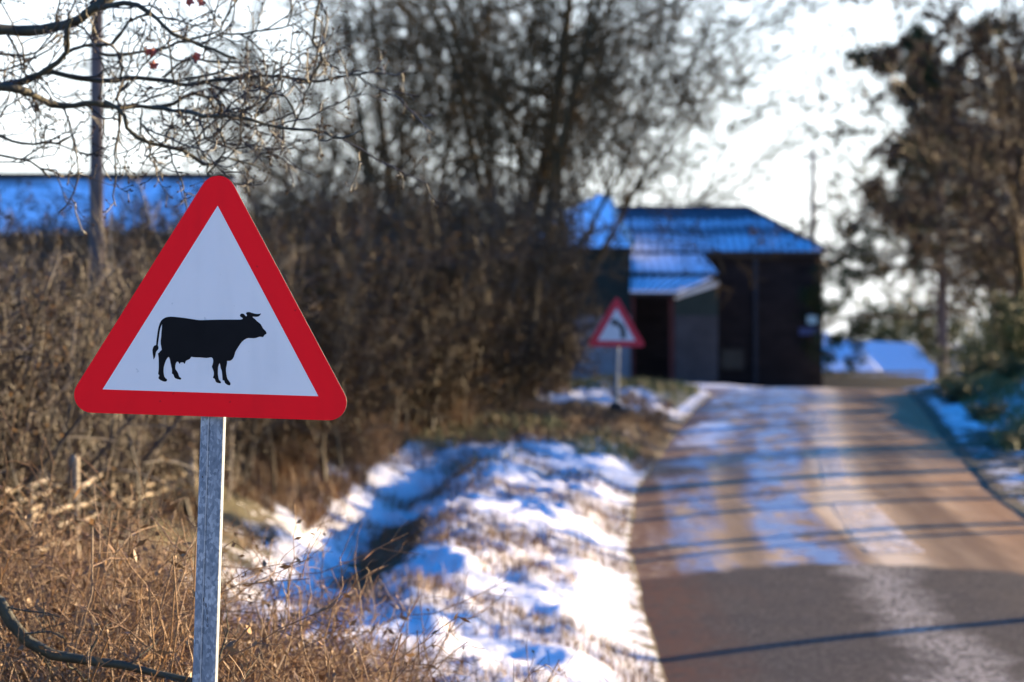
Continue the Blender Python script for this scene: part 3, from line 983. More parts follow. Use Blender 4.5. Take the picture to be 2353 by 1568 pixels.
lower_roof = MB().slab([a, b, c, d], 0.06).build('porch_roof', M['roof_porch'], None, pro2); lower_roof.parent = barn; lower_roof.location = Vector(pro2) - Vector(borg)
for i in range(8):
    t = (i + 0.5) / 8
    p, q = a * (1 - t) + b * t, d * (1 - t) + c * t
    MB().bar(rel(p + [0, 0, .015], pro2), rel(q + [0, 0, .015], pro2), 0.03, 0.03).build('rib', M['rib'], lower_roof)
MB().box(a[0], b[0], 75.74, 75.80, a[2] - 0.16, a[2] - 0.065).build('porch_beam', M['dark_wood'], barn, borg)
gq = at(1450, 627, 77.46), at(1652, 630, 77.46)
MB().bar(gq[0] - [0, 0, .05], gq[1] - [0, 0, .05], 0.06, 0.13).build('gutter', M['dark_wood'], barn, borg)
# upright between the two roof steps
a2, b2 = at(1450, 632, 77.62), at(1640, 632, 77.62)
MB().box(a2[0], b2[0], 77.66, 77.72, a2[2] - 0.02, float(at(0, 626, 77.5)[2]) - 0.06).build('porch_beam', M['dark_wood'], barn, borg)
# side wall of the porch, running back to the barn
f, bk_ = at(1550, 680, 75.95), at(1650, 648, 76.55)
def side(z0f, z1f, z0b, z1b, th, off=0):
    fx, fy, kx, ky = f[0], f[1], bk_[0], bk_[1]
    n = Vector((ky - fy, -(kx - fx), 0)).normalized()
    n = n if n.y < 0 else -n
    P = [(fx + n.x * off, fy + n.y * off), (kx + n.x * off, ky + n.y * off), (kx - n.x * th, ky - n.y * th), (fx - n.x * th, fy - n.y * th)]
    return MB().hexa([(*P[0], z0f), (*P[1], z0b), (*P[2], z0b), (*P[3], z0f)], [(*P[0], z1f), (*P[1], z1b), (*P[2], z1b), (*P[3], z1f)])
zmid = float(at(0, 726, 77)[2])
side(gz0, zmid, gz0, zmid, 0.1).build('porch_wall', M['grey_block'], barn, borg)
side(zmid + .003, f[2], zmid + .003, bk_[2], 0.08).build('porch_cladding', M['green_clad'], barn, borg)
side(f[2] - 0.10, f[2] + 0.02, bk_[2] - 0.10, bk_[2] + 0.02, -0.004, 0.04).build('fascia', M['fascia'], barn, borg)
MB().box(f[0] - 0.14, f[0] - 0.02, 75.9, 76.0, gz0, f[2] - 0.05).build('door_post', M['red_wood'], barn, borg)
xj = float(at(1452, 0, 76)[0])
MB().box(xj - 0.02, xj + 0.07, 75.86, 75.96, gz0, a[2] - 0.16).build('door_post', M['red_wood'], barn, borg)

# left shed with green cladding over pale blockwork
sx1 = float(at(1449, 0, 76)[0]); sx0 = float(at(1285, 0, 76)[0]) - 1.5
se = float(at(0, 568, 75.85)[2])
sorg = (float(sx1 - 2), 76.0, gz0)
shed = empty('shed', sorg, 0, 'shed with dark green cladding above pale blockwork and a snowy pitched roof', 'shed')
zb = float(at(0, 725, 76)[2])
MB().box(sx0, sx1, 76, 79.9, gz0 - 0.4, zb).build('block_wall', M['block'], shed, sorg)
cl = MB().box(sx0 + .02, sx1 - 0.003, 76.02, 79.88, zb + .002, se)
clad = cl.build('cladding', M['green_clad'], shed, sorg)
for i in range(22):
    x = sx0 + 0.1 + (sx1 - sx0 - 0.2) * i / 21
    MB().box(x - 0.02, x + 0.02, 75.99, 76.018, zb + .004, se - .01).build('rib', M['green_clad'], clad, sorg)
rz_ = float(at(0, 446, 79.4)[2])
xr1, xr0 = float(at(1393, 0, 79.4)[0]), float(at(1376, 0, 79.4)[0])
A, B_, C_, D_ = (sx0 - .1, 75.82, se), (sx1 + .05, 75.82, se), (sx1 + .05, 83, se), (sx0 - .1, 83, se)
E1, E2 = (xr0, 79.4, rz_), (xr1, 79.4, rz_)
so = (float(sx1 - 2), 75.82, se)
mb = MB(); mb.poly([A, B_, E2, E1]); mb.poly([B_, C_, E2]); mb.poly([C_, D_, E1, E2]); mb.poly([A, E1, D_])
sroof = mb.build('roof', M['roof_left'], None, so); sroof.parent = shed; sroof.location = Vector(so) - Vector(sorg)
MB().bar(rel((sx1 + .06, 75.80, se + .03), so), rel((xr1 + .02, 79.4, rz_ + .03), so), 0.09, 0.10).build('verge_board', M['fascia'], sroof)
MB().box(sx0, sx1 + .04, 75.84, 75.90, se - .12, se - .01).build('gutter', M['dark_wood'], shed, sorg)

# long farm building behind the hedge on the left
lx0, lx1 = float(at(-260, 0, 60)[0]), float(at(485, 0, 60)[0])
lez, lrz = float(at(0, 531, 59.8)[2]), float(at(0, 409, 63)[2])
lorg_ = (float((lx0 + lx1) / 2), 60.0, 1.2)
lb = empty('long_barn', lorg_, 0, 'long dark farm building with a blue shaded snowy roof behind the left hedge', 'barn')
MB().box(lx0, lx1, 60, 66, 0.6, lez - 0.03).build('wall', M['dark_wood'], lb, lorg_)
q = [(lx0 - .2, 59.8, lez), (lx1 + .2, 59.8, lez), (lx1 + .2, 63, lrz), (lx0 - .2, 63, lrz)]
q_b = [(lx1 + .2, 66.2, lez), (lx0 - .2, 66.2, lez), (lx0 - .2, 63, lrz), (lx1 + .2, 63, lrz)]
mb = MB().slab(q, 0.07)
lr_ = mb.build('roof', M['roof_long'], None, q[0]); lr_.parent = lb; lr_.location = Vector(q[0]) - Vector(lorg_)
mb = MB().slab(q_b, 0.07)
lr2 = mb.build('roof', M['roof_long'], None, q[0]); lr2.parent = lb; lr2.location = Vector(q[0]) - Vector(lorg_)
MB().bar(rel((lx0 - .2, 63, lrz + .05), q[0]), rel((lx1 + .2, 63, lrz + .05), q[0]), 0.30, 0.12).build('ridge_cap', M['dark_wood'], lr_)
MB().box(lx0, lx1, 59.72, 59.80, lez - .16, lez - .075).build('gutter', M['dark_wood'], lb, lorg_)
for zy in (lx0 + 2.5, lx0 + 5.2, lx0 + 7.6):
    MB().box(zy - 0.5, zy + 0.5, 59.94, 59.99, 2.2, 3.5).build('shutter', M['red_wood'], lb, lorg_)

# low outbuilding to the right, with its two roofs
oo = at(2030, 860, 95)
oorg = (float(oo[0]), 95.0, 0.4)
outb = empty('outbuilding', oorg, 0, 'low outbuilding right of the barn with two snow covered roof slopes', 'outbuilding')
q1 = [at(1872, 850, 94.9), at(2036, 861, 94.9), at(1963, 783, 99.6), at(1872, 757, 99.8)]
q2 = [at(2038, 861, 94.7), at(2188, 880, 94.7), at(2096, 789, 97.3), at(1962, 783, 97.3)]
def on_plane(a, b, c, u, v):
    n = np.cross(b - a, c - a)
    d1 = at(u, v, 1.0) - np.array([0, 0, CAM_Z])
    o = np.array([0, 0, CAM_Z])
    return o + d1 * (np.dot(a - o, n) / np.dot(d1, n))
q1[2] = on_plane(q1[0], q1[1], q1[3], 1963, 783)
q2[1] = on_plane(q2[0], q2[2], q2[3], 2188, 880)
for q in (q1, q2):
    r_o = tuple(float(c) for c in q[0])
    rr = MB().slab(q, 0.08).build('roof', M['roof_out'], None, r_o); rr.parent = outb; rr.location = Vector(r_o) - Vector(oorg)
    n_ = 9
    for i in range(n_):
        t = (i + 0.5) / n_
        p, s_ = q[0] * (1 - t) + q[1] * t, q[3] * (1 - t) + q[2] * t
        MB().bar(rel(p + [0, 0, .006], r_o), rel(s_ + [0, 0, .006], r_o), 0.03, 0.02).build('rib', M['roof_out'], rr)
pA, pB = at(1885, 853, 95.1), at(2180, 880, 95.1)
MB().hexa([(pA[0], 95.1, 0), (pB[0], 95.1, 0), (pB[0], 101, 0), (pA[0], 101, 0)], [(pA[0], 95.1, pA[2] - .05), (pB[0], 95.1, pB[2] - .05), (pB[0], 101, pB[2] - .05), (pA[0], 101, pA[2] - .05)]).build('wall', M['brick'], outb, oorg)
MB().bar(q2[0] - [0, .05, .1], q2[1] - [0, .05, .1], 0.04, 0.12).build('fascia', M['dark_wood'], outb, oorg)
MB().bar(q2[1] + [0.03, 0, .02], q2[2] + [0.03, 0, .02], 0.10, 0.10).build('verge_board', M['fascia'], outb, oorg)
p = at(1612, 1, 1)

# close-boarded fence in front of it
fx0, fx1 = float(at(1884, 0, 86)[0]), float(at(2128, 0, 86)[0])
fzt = float(at(0, 853, 86)[2])
forg = (fx0, 86.0, 0.5)
fence = empty('board_fence', forg, 0, 'tan vertical board fence between the barn corner and the right verge', 'fence')
nb = 26
bw = (fx1 - fx0) / nb
bm = MB().box(0, bw * 0.86, -0.012, 0.012, 0, 1.0)
board_me = None
rngf = np.random.default_rng(5)
for i in range(nb):
    zt = fzt - 0.006 * i + rngf.uniform(-0.03, 0.02)
    if board_me is None:
        ob = bm.build('board', M['fence'], fence); board_me = ob.data
    else:
        ob = obj_from('board', board_me, fence)
    ob.location = (i * bw, rngf.uniform(-0.006, 0.006), -0.1)
    ob.scale = (1, 1, zt - 0.4)
for zz in (0.55, 0.95):
    MB().box(0, fx1 - fx0, 0.02, 0.06, zz - 0.04, zz + 0.04).build('rail', M['fence'], fence)

# utility pole behind the barn
pu = at(1868, 570, 112)
up_ = empty('utility_pole', (float(pu[0]), 112, 0.5), 0, 'thin grey utility pole standing behind the barn corner', 'utility pole')
hgt = float(at(0, 342, 112)[2]) - 0.5
tube_obj('pole', [(np.array([[[0, 0, -.3], [0, 0, hgt * .5], [0, 0, hgt]]]), np.array([[0.13, 0.11, 0.09]]), 10)], M['utility'], up_)
MB().bar((-0.45, 0, hgt - 0.35), (0.45, 0, hgt - 0.30), 0.09, 0.09).build('crossarm', M['utility'], up_)

# ------------------------------------------------------------------ trees
T_A = Proto(bare_tree('bare_tree', 3, 10.5, 0.20, 6, 0.95, (12, 7, 5, 4), 0.04, min_r=0.006))
T_B = Proto(bare_tree('bare_tree', 8, 8.6, 0.12, 9, 0.95, (11, 8, 6, 4), 0.035, min_r=0.006))
T_C = Proto(bare_tree('bare_tree', 15, 8.0, 0.13, 6, 0.9, (9, 6, 5, 4), 0.03, min_r=0.006))
T_D = Proto(bare_tree('brown_leaved_tree', 21, 10.5, 0.15, 4, 0.45, (14, 8, 6, 4), 0.02, leaves=17000, min_r=0.005, low=0.12, first=62))
T_S = Proto(bare_tree('roadside_tree', 33, 8.5, 0.11, 1, 0.2, (22, 9, 6, 4), 0.04, min_r=0.010, low=0.40))

def U(u, d): return (u - 1176.5) * d / F
G_BACK = 'bare trees rising behind the hedge'
for pr_, u, d, rz, s, lab in (
    (T_A, 1160, 50, 0.4, 1.0, 'tall bare tree with the thickest trunk above the middle of the hedge'),
    (T_B, 1290, 48, 2.2, 0.95, 'bare spreading tree whose twigs reach right over the barn roof'),
    (T_B, 1402, 90, 0.2, 1.45, 'bare tree with a dark trunk rising behind the shed roof'),
    (T_C, 1250, 44, 1.4, 1.05, 'many stemmed bare tree between the thick trunk and the shed'),
    (T_C, 850, 47, 3.2, 1.0, 'bushy bare tree above the hedge, second left of the thick trunk'),
    (T_A, 985, 56, 4.0, 0.85, 'slim bare tree just left of the thick trunk'),
    (T_B, 730, 54, 5.1, 0.85, 'bare tree behind the hanging oak twigs beside the cattle sign'),
    (T_C, 1050, 42, 5.5, 0.9, 'low bushy bare tree in front of the thick trunk'))[:7]:
    place(pr_.get(), U(u, d), d, rz, s, lab, 'tree', G_BACK)
G_HILL = 'bare trees beyond the long barn'
for i, (u, d, s) in enumerate(((330, 128, 0.95), (455, 132, 1.1), (560, 124, 1.25), (90, 135, 0.85), (640, 120, 1.2), (210, 140, 0.8))):
    place((T_C, T_B)[i % 2].get(), U(u, d), d, i * 1.3, s, 'distant bare tree rising over the ridge of the long snowy roof', 'tree', G_HILL)
# trees on the right
for pr_, u, d, rz, s, lab in (
    (T_D, 2350, 60, 0.3, 1.05, 'tall brown leaved tree at the right edge over the verge'),
    (T_D, 2385, 85, 2.0, 1.05, 'brown leaved tree just right of the pine'),
    (T_B, 2330, 95, 3.6, 1.3, 'bare tree arching high above the pine top'),
    (T_C, 2440, 72, 1.0, 1.15, 'bushy bare tree beside the tall brown one at the right edge'),
    (T_C, 2320, 86, 4.2, 1.1, 'bare tree standing in shade far behind the right verge'),
    (T_B, 2110, 150, 0.9, 0.6, 'distant bare tree seen through the pine branches, right of the barn'),
    (T_C, 1985, 160, 2.9, 0.6, 'distant bare tree close to the barn corner above the low roofs'),
    (T_B, 1860, 190, 2.0, 0.55, 'distant bare tree peeping over the barn hip beside the utility pole')):
    place(pr_.get(), U(u, d), d, rz, s, lab, 'tree', 'trees right of the lane')
place(T_D.get(), U(2352, 72), 72, 5.2, 1.0, 'brown leaved tree between the pine and the right edge', 'tree', 'trees right of the lane')
place(T_D.get(), U(2335, 96), 96, 4.4, 1.0, 'brown leaved tree close behind the pine trunk', 'tree', 'trees right of the lane')
# young roadside trees beyond the right edge of the picture: their trunks shade the lane
for i, (x, y, s) in enumerate(((12.2, 23.0, 1.0), (13.3, 28.4, 0.9), (13.0, 33.5, 1.0), (12.4, 35.6, 1.1), (14.2, 38.6, 1.2), (13.1, 40.2, 1.0), (15.5, 43.5, 1.1), (14.0, 45.2, 0.95), (16.5, 48.0, 1.2), (15.0, 50.5, 1.1), (19, 36.0, 1.3), (20, 45, 1.3), (17.5, 31.5, 1.25), (18, 34, 1.3), (17, 38, 1.2), (19.5, 40.5, 1.3), (17.5, 42, 1.2), (21, 48, 1.35), (18.5, 51, 1.3), (22, 53, 1.4), (20, 56, 1.35), (23, 43, 1.4), (24, 50, 1.4))):
    place(T_S.get(), x, y, i * 0.9, s, 'slim roadside tree just beyond the right edge of the lane', 'tree', 'slim trees off the right verge')

for i, (x, y, s) in enumerate(((11.5, 33.6, 0.30), (12.6, 36.6, 0.33), (12.0, 39.0, 0.30), (13.0, 42.0, 0.42), (12.6, 45.0, 0.42), (13.6, 47.0, 0.45))):  # unseen bushes added to lay soft shadow bands across the lane
    place(T_C.get(), x, y, i * 2.1, s, 'unseen low bare bush off the right verge, shading the lane', 'bush', 'bushes off the right verge')

for i, (x, y, s) in enumerate(((15.0, 42.0, 0.9), (16.5, 46.5, 1.0), (15.5, 51.0, 0.95), (18.5, 56.0, 1.0), (20.0, 38.0, 1.0))):  # unseen leafy trees added to shade the hedge and far lane
    place(T_D.get(), x, y, i * 1.3 + .4, s, 'unseen brown leaved tree off the right verge, shading hedge and lane', 'tree', 'leafy trees off the right verge')

# pine
def pine(name, seed, h):
    rng = np.random.default_rng(seed)
    root = empty(name)
    tr = walk(rng, np.array([[0, 0, -0.3]]), np.array([[0.02, 0, 1]]), np.array([h + 0.3]), 12, 0.025, 0.1, np.array([0.17]), np.array([0.03]))
    n = 24
    L1 = sprout(rng, *tr, n, 0.27, 0.98, 84, 10, 0.37, 9, 0.11, 0.03, 0.42, 0.3, 0.55, 0.012)
    L2 = sprout(rng, *L1, 8, 0.30, 1.0, 50, 14, 0.34, 5, 0.12, 0.03, 0.5, 0.4, 0.3, 0.007)
    L3 = sprout(rng, *L2, 4, 0.3, 1.0, 45, 14, 0.5, 3, 0.1, 0.05, 0.6, 0.6, 0.2, 0.005)
    tube_obj('trunk', [(*tr, 9)], M['trunk_bark'], root)
    tube_obj('limbs', [(*L1, 5), (*L2, 4), (*L3, 3)], M['tree_bark'], root)
    tips = np.concatenate([L3[0][:, -1], L3[0][:, 1], L2[0][:, -1]])
    pts = np.repeat(tips, 38, 0) + rng.normal(size=(len(tips) * 38, 3)) * 0.06
    V, Q = leaf_quads(rng, pts, 0.20, 0.2, 0.16)
    mesh_np('needles', V, [Q], M['needles'], False, root)
    return root
place(pine('pine_tree', 4, 9.6), U(2165, 80), 80, 2.6, 1.1, 'dark green pine with tiered ragged branches right of the barn', 'pine tree')

# evergreen shrubs
def leafy_shrub(name, seed, w, h, n, mat, size):
    rng = np.random.default_rng(seed)
    root = empty(name)
    st = 16
    az = rng.uniform(0, 2 * np.pi, st)
    d = np.stack([np.cos(az) * w / h * rng.uniform(.1, .7, st), np.sin(az) * w / h * rng.uniform(.1, .7, st), np.ones(st)], -1)
    L0 = walk(rng, rng.normal(size=(st, 3)) * np.array([.08, .08, 0]) * w, d, h * rng.uniform(.7, 1.05, st), 6, 0.12, 0.02, np.full(st, 0.018), np.full(st, 0.006))
    L1 = sprout(rng, *L0, 8, 0.15, 1.0, 50, 14, 0.42, 5, 0.16, 0.04, 0.6, 0.4, 0.4, 0.004)
    tube_obj('stems', [(*L0, 5), (*L1, 3)], M['hedge_stem'], root)
    pts = pts_on(rng, L1[0], n) + rng.normal(size=(n, 3)) * size * 0.7
    V, Q = leaf_quads(rng, pts, size, 0.1, 0.6)
    mesh_np('foliage', V, [Q], mat, False, root)
    return root
S_E = Proto(leafy_shrub('evergreen_shrub', 7, 2.2, 2.4, 6000, M['ivy'], 0.09))
place(S_E.get(), U(2065, 104), 104, 0, 1.4, 'dark green evergreen shrub behind the low snowy roofs', 'shrub', dz=0.5)
place(S_E.get(), U(2150, 100), 100, 1.2, 1.3, 'dark green evergreen shrub beneath the pine trunk', 'shrub', dz=0.6)
for u_, d_, s_, l_ in ((2228, 72, 0.85, 'dark evergreen bush at the foot of the pine trunk'), (2300, 65, 0.9, 'dark evergreen bush under the brown leaved tree by the right edge'), (2362, 57, 0.85, 'dark evergreen bush cut by the right edge of the picture')):
    place(S_E.get(), U(u_, d_), d_, d_, s_, l_, 'shrub')
S_I = Proto(leafy_shrub('low_shrub', 9, 1.3, 0.55, 1800, M['ivy'], 0.05))
for i, (u, d, s, lab) in enumerate(((2205, 38, 0.75, 'low green shrub on the right verge nearest the lane crest'), (2270, 34.5, 0.6, 'low green shrub midway along the right verge'), (2335, 30.5, 0.55, 'low green shrub at the right edge of the picture on the verge'), (2190, 44, 0.5, 'smallest low green shrub on the right verge below the board fence'), (2330, 41, 0.7, 'low green shrub higher up the right bank'), (2260, 47, 1.0, 'low green shrub at the top of the right bank under the trees'))):
    place(S_I.get(), U(u, d), d, i * 1.7, s, lab, 'shrub', 'shrubs on the right verge')

# ------------------------------------------------------------------ hedge
def hedge_shrub(name, seed, h, w, leaves, dens=(9, 7, 5)):
    rng = np.random.default_rng(seed)
    root = empty(name)
    st = 15
    az = rng.uniform(0, 2 * np.pi, st)
    sp_ = rng.uniform(.05, .55, st) * w
    d = np.stack([np.cos(az) * sp_, np.sin(az) * sp_, np.ones(st)], -1)
    base = np.stack([rng.normal(size=st) * .16, rng.normal(size=st) * .16, np.full(st, -0.1)], -1)
    L0 = walk(rng, base, d, h * rng.uniform(.62, 1.05, st), 8, 0.10, 0.03, rng.uniform(.012, .026, st), np.full(st, 0.005))
    L1 = sprout(rng, *L0, dens[0], 0.08, 0.97, 48, 16, 0.42, 6, 0.15, 0.03, 0.6, 0.4, 0.45, 0.0035)
    L2 = sprout(rng, *L1, dens[1], 0.12, 1.0, 48, 16, 0.42, 4, 0.18, 0.02, 0.6, 0.5, 0.3, 0.0026)
    L3 = sprout(rng, *L2, dens[2], 0.15, 1.0, 45, 16, 0.45, 3, 0.18, 0.01, 0.7, 0.6, 0.3, 0.002)
    tube_obj('stems', [(*L0, 6), (*L1, 4)], M['hedge_stem'], root)
    tube_obj('twigs', [(*L2, 3), (*L3, 3)], M['twig'], root)
    if leaves:
        pts = pts_on(rng, L3[0], leaves)
        V, Q = leaf_quads(rng, pts, 0.035)
        mesh_np('dead_leaves', V, [Q], M['hedge_leaf'], False, root)
    return root
H_A = Proto(hedge_shrub('hedge_shrub', 101, 2.3, 0.75, 2500))
H_B = Proto(hedge_shrub('hedge_shrub', 102, 2.5, 0.65, 9000))
H_C = Proto(hedge_shrub('hedge_shrub', 103, 2.1, 0.9, 600, (8, 6, 5)))
rng = np.random.default_rng(77)
G_H = 'shrubs of the hedge along the left verge'
k = 0
d = 11.5
while d < 41.5:
    xl_ = float(edge_l(d)) - np.interp(d, [11, 20, 27, 36, 42], [3.5, 3.1, 2.75, 2.25, 1.9])
    for row in range(3 if d > 21 else 2):
        x = xl_ - row * 0.85 + rng.uniform(-.15, .15)
        y = d + rng.uniform(-.25, .25) + row * .4
        pick = (H_C, H_A, H_C)[k % 3] if d < 19 else (H_B, H_B, H_A)[k % 3]
        s = np.interp(y, [11, 16, 20, 27, 40], [0.55, 0.60, 0.82, 1.08, 1.18]) * rng.uniform(.92, 1.08)
        near = d < 19
        uu = x / y * F + 1176.5
        top_v = np.interp(uu, [-100, 430, 640, 900, 1250, 1330], [535, 522, 440, 430, 425, 520]) + rng.uniform(-18, 14) - (rng.uniform(0, 105) if uu < 620 and rng.uniform() < .7 else 0) + 10 * row
        hp = 2.5 if (d >= 19 and k % 3 != 2) else (2.3 if (k % 3 == (1 if d < 19 else 2)) else 2.1)
        s = (float(at(0, top_v, y)[2]) - float(ground_z(x, y))) / (hp * 1.0)
        if uu > 1262 or (385 < uu < 480 and y < 20.5): k += 1; continue
        place(pick.get(), x, y, rng.uniform(0, 6.28), s,
              'thin bare hedge shrub with pale stems in the sparse hedge behind the cattle sign' if near else 'dense brown leaved hedge shrub in the thick hedge between the cattle sign and the shed',
              'shrub', 'sparse shrubs of the near hedge' if near else 'dense shrubs of the far hedge')
        k += 1
    d += np.interp(d, [11, 20, 42], [0.95, 0.9, 1.15])

# stakes and the laid rods
for (u, v0, v1, d, w, lab) in ((65, 1107, 1270, 13.0, 0.026, 'pale hedge stake nearest the left edge'), (170, 1046, 1270, 14.0, 0.030, 'hedge stake second from the left edge'),
                               (249, 1026, 1240, 15.5, 0.032, 'hedge stake third from the left edge'), (436, 987, 1200, 20.0, 0.050, 'thick grey fence post left of the sign post')):
    tp = at(u, v0, d)
    zb_ = float(ground_z(tp[0], d)) - 0.15
    o = empty('hedge_stake' if w < .04 else 'fence_post', (float(tp[0]), d, zb_ + .15), 0, lab, 'stake' if w < .04 else 'post', 'stakes along the hedge foot' if w < .04 else None)
    hh = tp[2] - zb_
    tube_obj('shaft', [(np.array([[[0.02, 0, -.15], [0.0, 0, hh * .5 - .15], [0.0, 0, hh - .17], [0, 0, hh - .15]]]), np.array([[w * 1.05, w, w * .95, w * .55]]), 8)], M['stake'], o)
rods = [((30, 745), (300, 690), (540, 610)), ((90, 880), (300, 800), (520, 710)), ((270, 1000), (380, 970), (560, 890), (700, 900), (920, 810)), ((740, 710), (900, 600), (1060, 480)),
        ((1420, 390), (1500, 340), (1700, 310)), ((1370, 690), (1500, 650), (1740, 570)), ((300, 910), (380, 880)), ((520, 1080), (740, 1050), (940, 940)), ((1450, 460), (1600, 420)),
        ((240, 1220), (420, 1120)), ((350, 1330), (500, 1240), (680, 1220)), ((1150, 840), (1420, 780), (1650, 700))]
lorg = (float(at(250, 1200, 15)[0]), 15.0, float(ground_z(at(250, 1200, 15)[0], 15.0)))
laid = empty('laid_hedge', lorg, 0, 'pale cut rods woven between the stakes at the hedge foot', 'laid hedge')
rng = np.random.default_rng(12)
for rd in rods:
    pts = []
    for (a, b) in rd:
        u, v = a * .2442, 948 + b * .2442
        dd = np.interp(u, [0, 60, 170, 250, 430], [12.7, 13.0, 14.0, 15.4, 19.5]) - 0.05
        pts.append(at(u, v, dd))
    pts = np.array(pts)
    tt_ = np.linspace(0, 1, 9)
    P = np.stack([np.interp(tt_, np.linspace(0, 1, len(pts)), pts[:, i]) for i in range(3)], -1) + rng.normal(size=(9, 3)) * 0.006
    V, Q = tubes([(P[None], np.linspace(0.016, 0.010, 9)[None], 6)])
    mesh_np('rod', V - np.array(lorg), [Q], M['rod'], True, laid)

# pale upright stems in front of the hedge
rng = np.random.default_rng(66)
for i in range(26):
    u = rng.uniform(-20, 640); d = np.interp(u, [0, 250, 640], [13.2, 15.8, 22]) + rng.uniform(-.4, 1.2)
    x = U(u, d)
    st = empty('pale_stem', (x, d, float(ground_z(x, d))), 0, 'thin pale upright sapling stem in front of the sparse hedge', 'sapling', 'pale saplings along the hedge')
    P, Rr = walk(rng, np.array([[0, 0, -.1]]), np.array([[rng.normal() * .18, 0, 1]]), np.array([rng.uniform(1.0, 2.1)]), 8, 0.05, 0.02, np.array([rng.uniform(.007, .014)]), np.array([.004]))
    L1 = sprout(rng, P, Rr, 7, 0.3, 1.0, 40, 12, 0.3, 4, 0.1, 0.05, 0.6, 0.5, 0.4, 0.002)
    tube_obj('stem', [(P, Rr, 6), (*L1, 3)], M['rod'] if i % 3 == 0 else M['stake'] if i % 3 == 1 else M['hedge_stem'], st)

# slender straight trunk behind the oak branches
tp, bt_ = at(226, -60, 18.0), at(222, 1000, 18.0)
gz_ = float(ground_z(bt_[0], 18.0))
lt = empty('slender_tree', (float(bt_[0]), 18.0, gz_), 0, 'slender straight trunk rising behind the overhanging oak branches', 'tree')
zs = np.linspace(-0.2, tp[2] - gz_ + 1.4, 14)
rng = np.random.default_rng(4)
P = np.stack([np.linspace(-0.01, 0.012, 14) + rng.normal(size=14) * .002, rng.normal(size=14) * .002, zs], -1)
rr = np.interp(zs, [-0.2, 2.2, 3.9, 5.5], [0.052, 0.045, 0.034, 0.020])
tube_obj('trunk', [(P[None], rr[None], 12)], M['trunk_bark'], lt)
L1 = sprout(rng, P[None], rr[None], 18, 0.80, 1.0, 55, 12, 0.22, 6, 0.1, 0.05, 0.5, 0.4, 0.3, 0.003)
L2 = sprout(rng, *L1, 6, 0.2, 1.0, 45, 12, 0.4, 4, 0.15, 0.03, 0.6, 0.5, 0.3, 0.002)
tube_obj('crown', [(*L1, 5), (*L2, 3)], M['twig'], lt)

# ------------------------------------------------------------------ overhanging oak
def zp(a, b, d): return at(a * 0.34802, b * 0.34802, d)
OD = 8.7
limbs = [  # (points in the enlarged upper-left view, start px radius, end px radius)
    ([(-300, 235), (0, 192), (200, 200), (400, 182), (520, 140), (640, 50), (740, -20)], 34, 27, 0.0),
    ([(640, 55), (850, 22), (980, 90), (1060, 170), (1130, 240), (1280, 290), (1400, 330), (1560, 390)], 16, 7, -.1),
    ([(-300, 590), (0, 560), (200, 510), (330, 440), (430, 350), (440, 230), (470, 120)], 32, 10, .15),
    ([(420, 360), (520, 322), (620, 300), (760, 290), (860, 130), (1000, 95)], 13, 7, .3),
    ([(270, 470), (340, 472), (560, 515), (850, 528), (1100, 545), (1200, 572), (1450, 545), (1750, 520), (1900, 530), (2050, 550), (2311, 505), (2500, 470)], 17, 6, .1),
    ([(-300, 560), (0, 578), (120, 600), (240, 650), (330, 690), (480, 680), (600, 665), (700, 690), (900, 702), (1000, 716), (1130, 690), (1250, 622), (1400, 645), (1500, 590)], 24, 8, -.05),
    ([(1000, 716), (1200, 735), (1320, 765), (1500, 770), (1640, 790), (1800, 840), (1940, 852), (2100, 872), (2250, 910), (2400, 850)], 13, 6, -.15),
    ([(700, 690), (815, 730), (822, 800), (860, 860), (960, 910), (1050, 940), (1200, 980), (1300, 1030), (1380, 1075), (1470, 1015), (1600, 1075), (1720, 1110)], 14, 5, -.2),
    ([(640, 350), (740, 370), (1000, 340), (1150, 300), (1300, 262), (1440, 210), (1500, 100), (1570, 0)], 10, 5, .2),
    ([(1090, 515), (1150, 450), (1250, 390), (1400, 400), (1600, 412), (1780, 430)], 9, 4, .25),
    ([(-300, 860), (0, 900), (120, 960), (300, 945), (400, 950), (500, 870)], 13, 5, 0.1),
    ([(-200, 1000), (60, 1040), (200, 1080), (330, 1180)], 9, 5, 0.2),
    ([(2020, 560), (2080, 470), (2130, 370), (2062, 290), (2100, 60), (2120, -50)], 9, 6, .15),
    ([(1690, 790), (1740, 700), (1790, 600), (1790, 500), (1830, 400)], 7, 4, 0),
    ([(1430, 215), (1700, 195), (1900, 180), (2000, 130)], 7, 4, .1),
    ([(1930, 850), (1960, 760), (1900, 660), (1850, 600)], 7, 4, -.1),
    ([(1440, 640), (1460, 700), (1560, 780), (1640, 790)], 6, 5, -.1),
    ([(770, 650), (790, 590), (850, 540)], 9, 8, -.1),
    ([(1380, 1075), (1370, 1130), (1400, 1170)], 6, 4, -.2),
    ([(940, 715), (940, 800), (980, 870)], 5, 4, -.25),
    ([(960, 1050), (1040, 975), (1110, 962)], 5, 4, -.2),
    ([(0, 370), (200, 380), (330, 270), (440, 200)], 9, 4, .3),
    ([(-100, 470), (100, 430), (300, 330), (420, 240)], 8, 5, .35),
]
ox = float(at(-560, 0, OD)[0])
oorg = (ox, 9.0, float(ground_z(ox, 9.0)))
oak = empty('oak_tree', oorg, 0, 'oak reaching dark crooked branches in from the upper left corner', 'tree')
oz = oorg[2]
trk = np.array([[ox, 9.0, oz - .2], [ox + .03, 9.0, oz + 1.0], [ox - .02, 9.02, oz + 2.2], [ox + .04, 9.0, oz + 3.5], [ox, 9.0, oz + 5.5]])
V, Q = tubes([(trk[None], np.array([[.24, .19, .17, .14, .09]]), 12)])
mesh_np('trunk', V - np.array(oorg), [Q], M['oak_bark'], True, oak)
rng = np.random.default_rng(2024)
mains = []
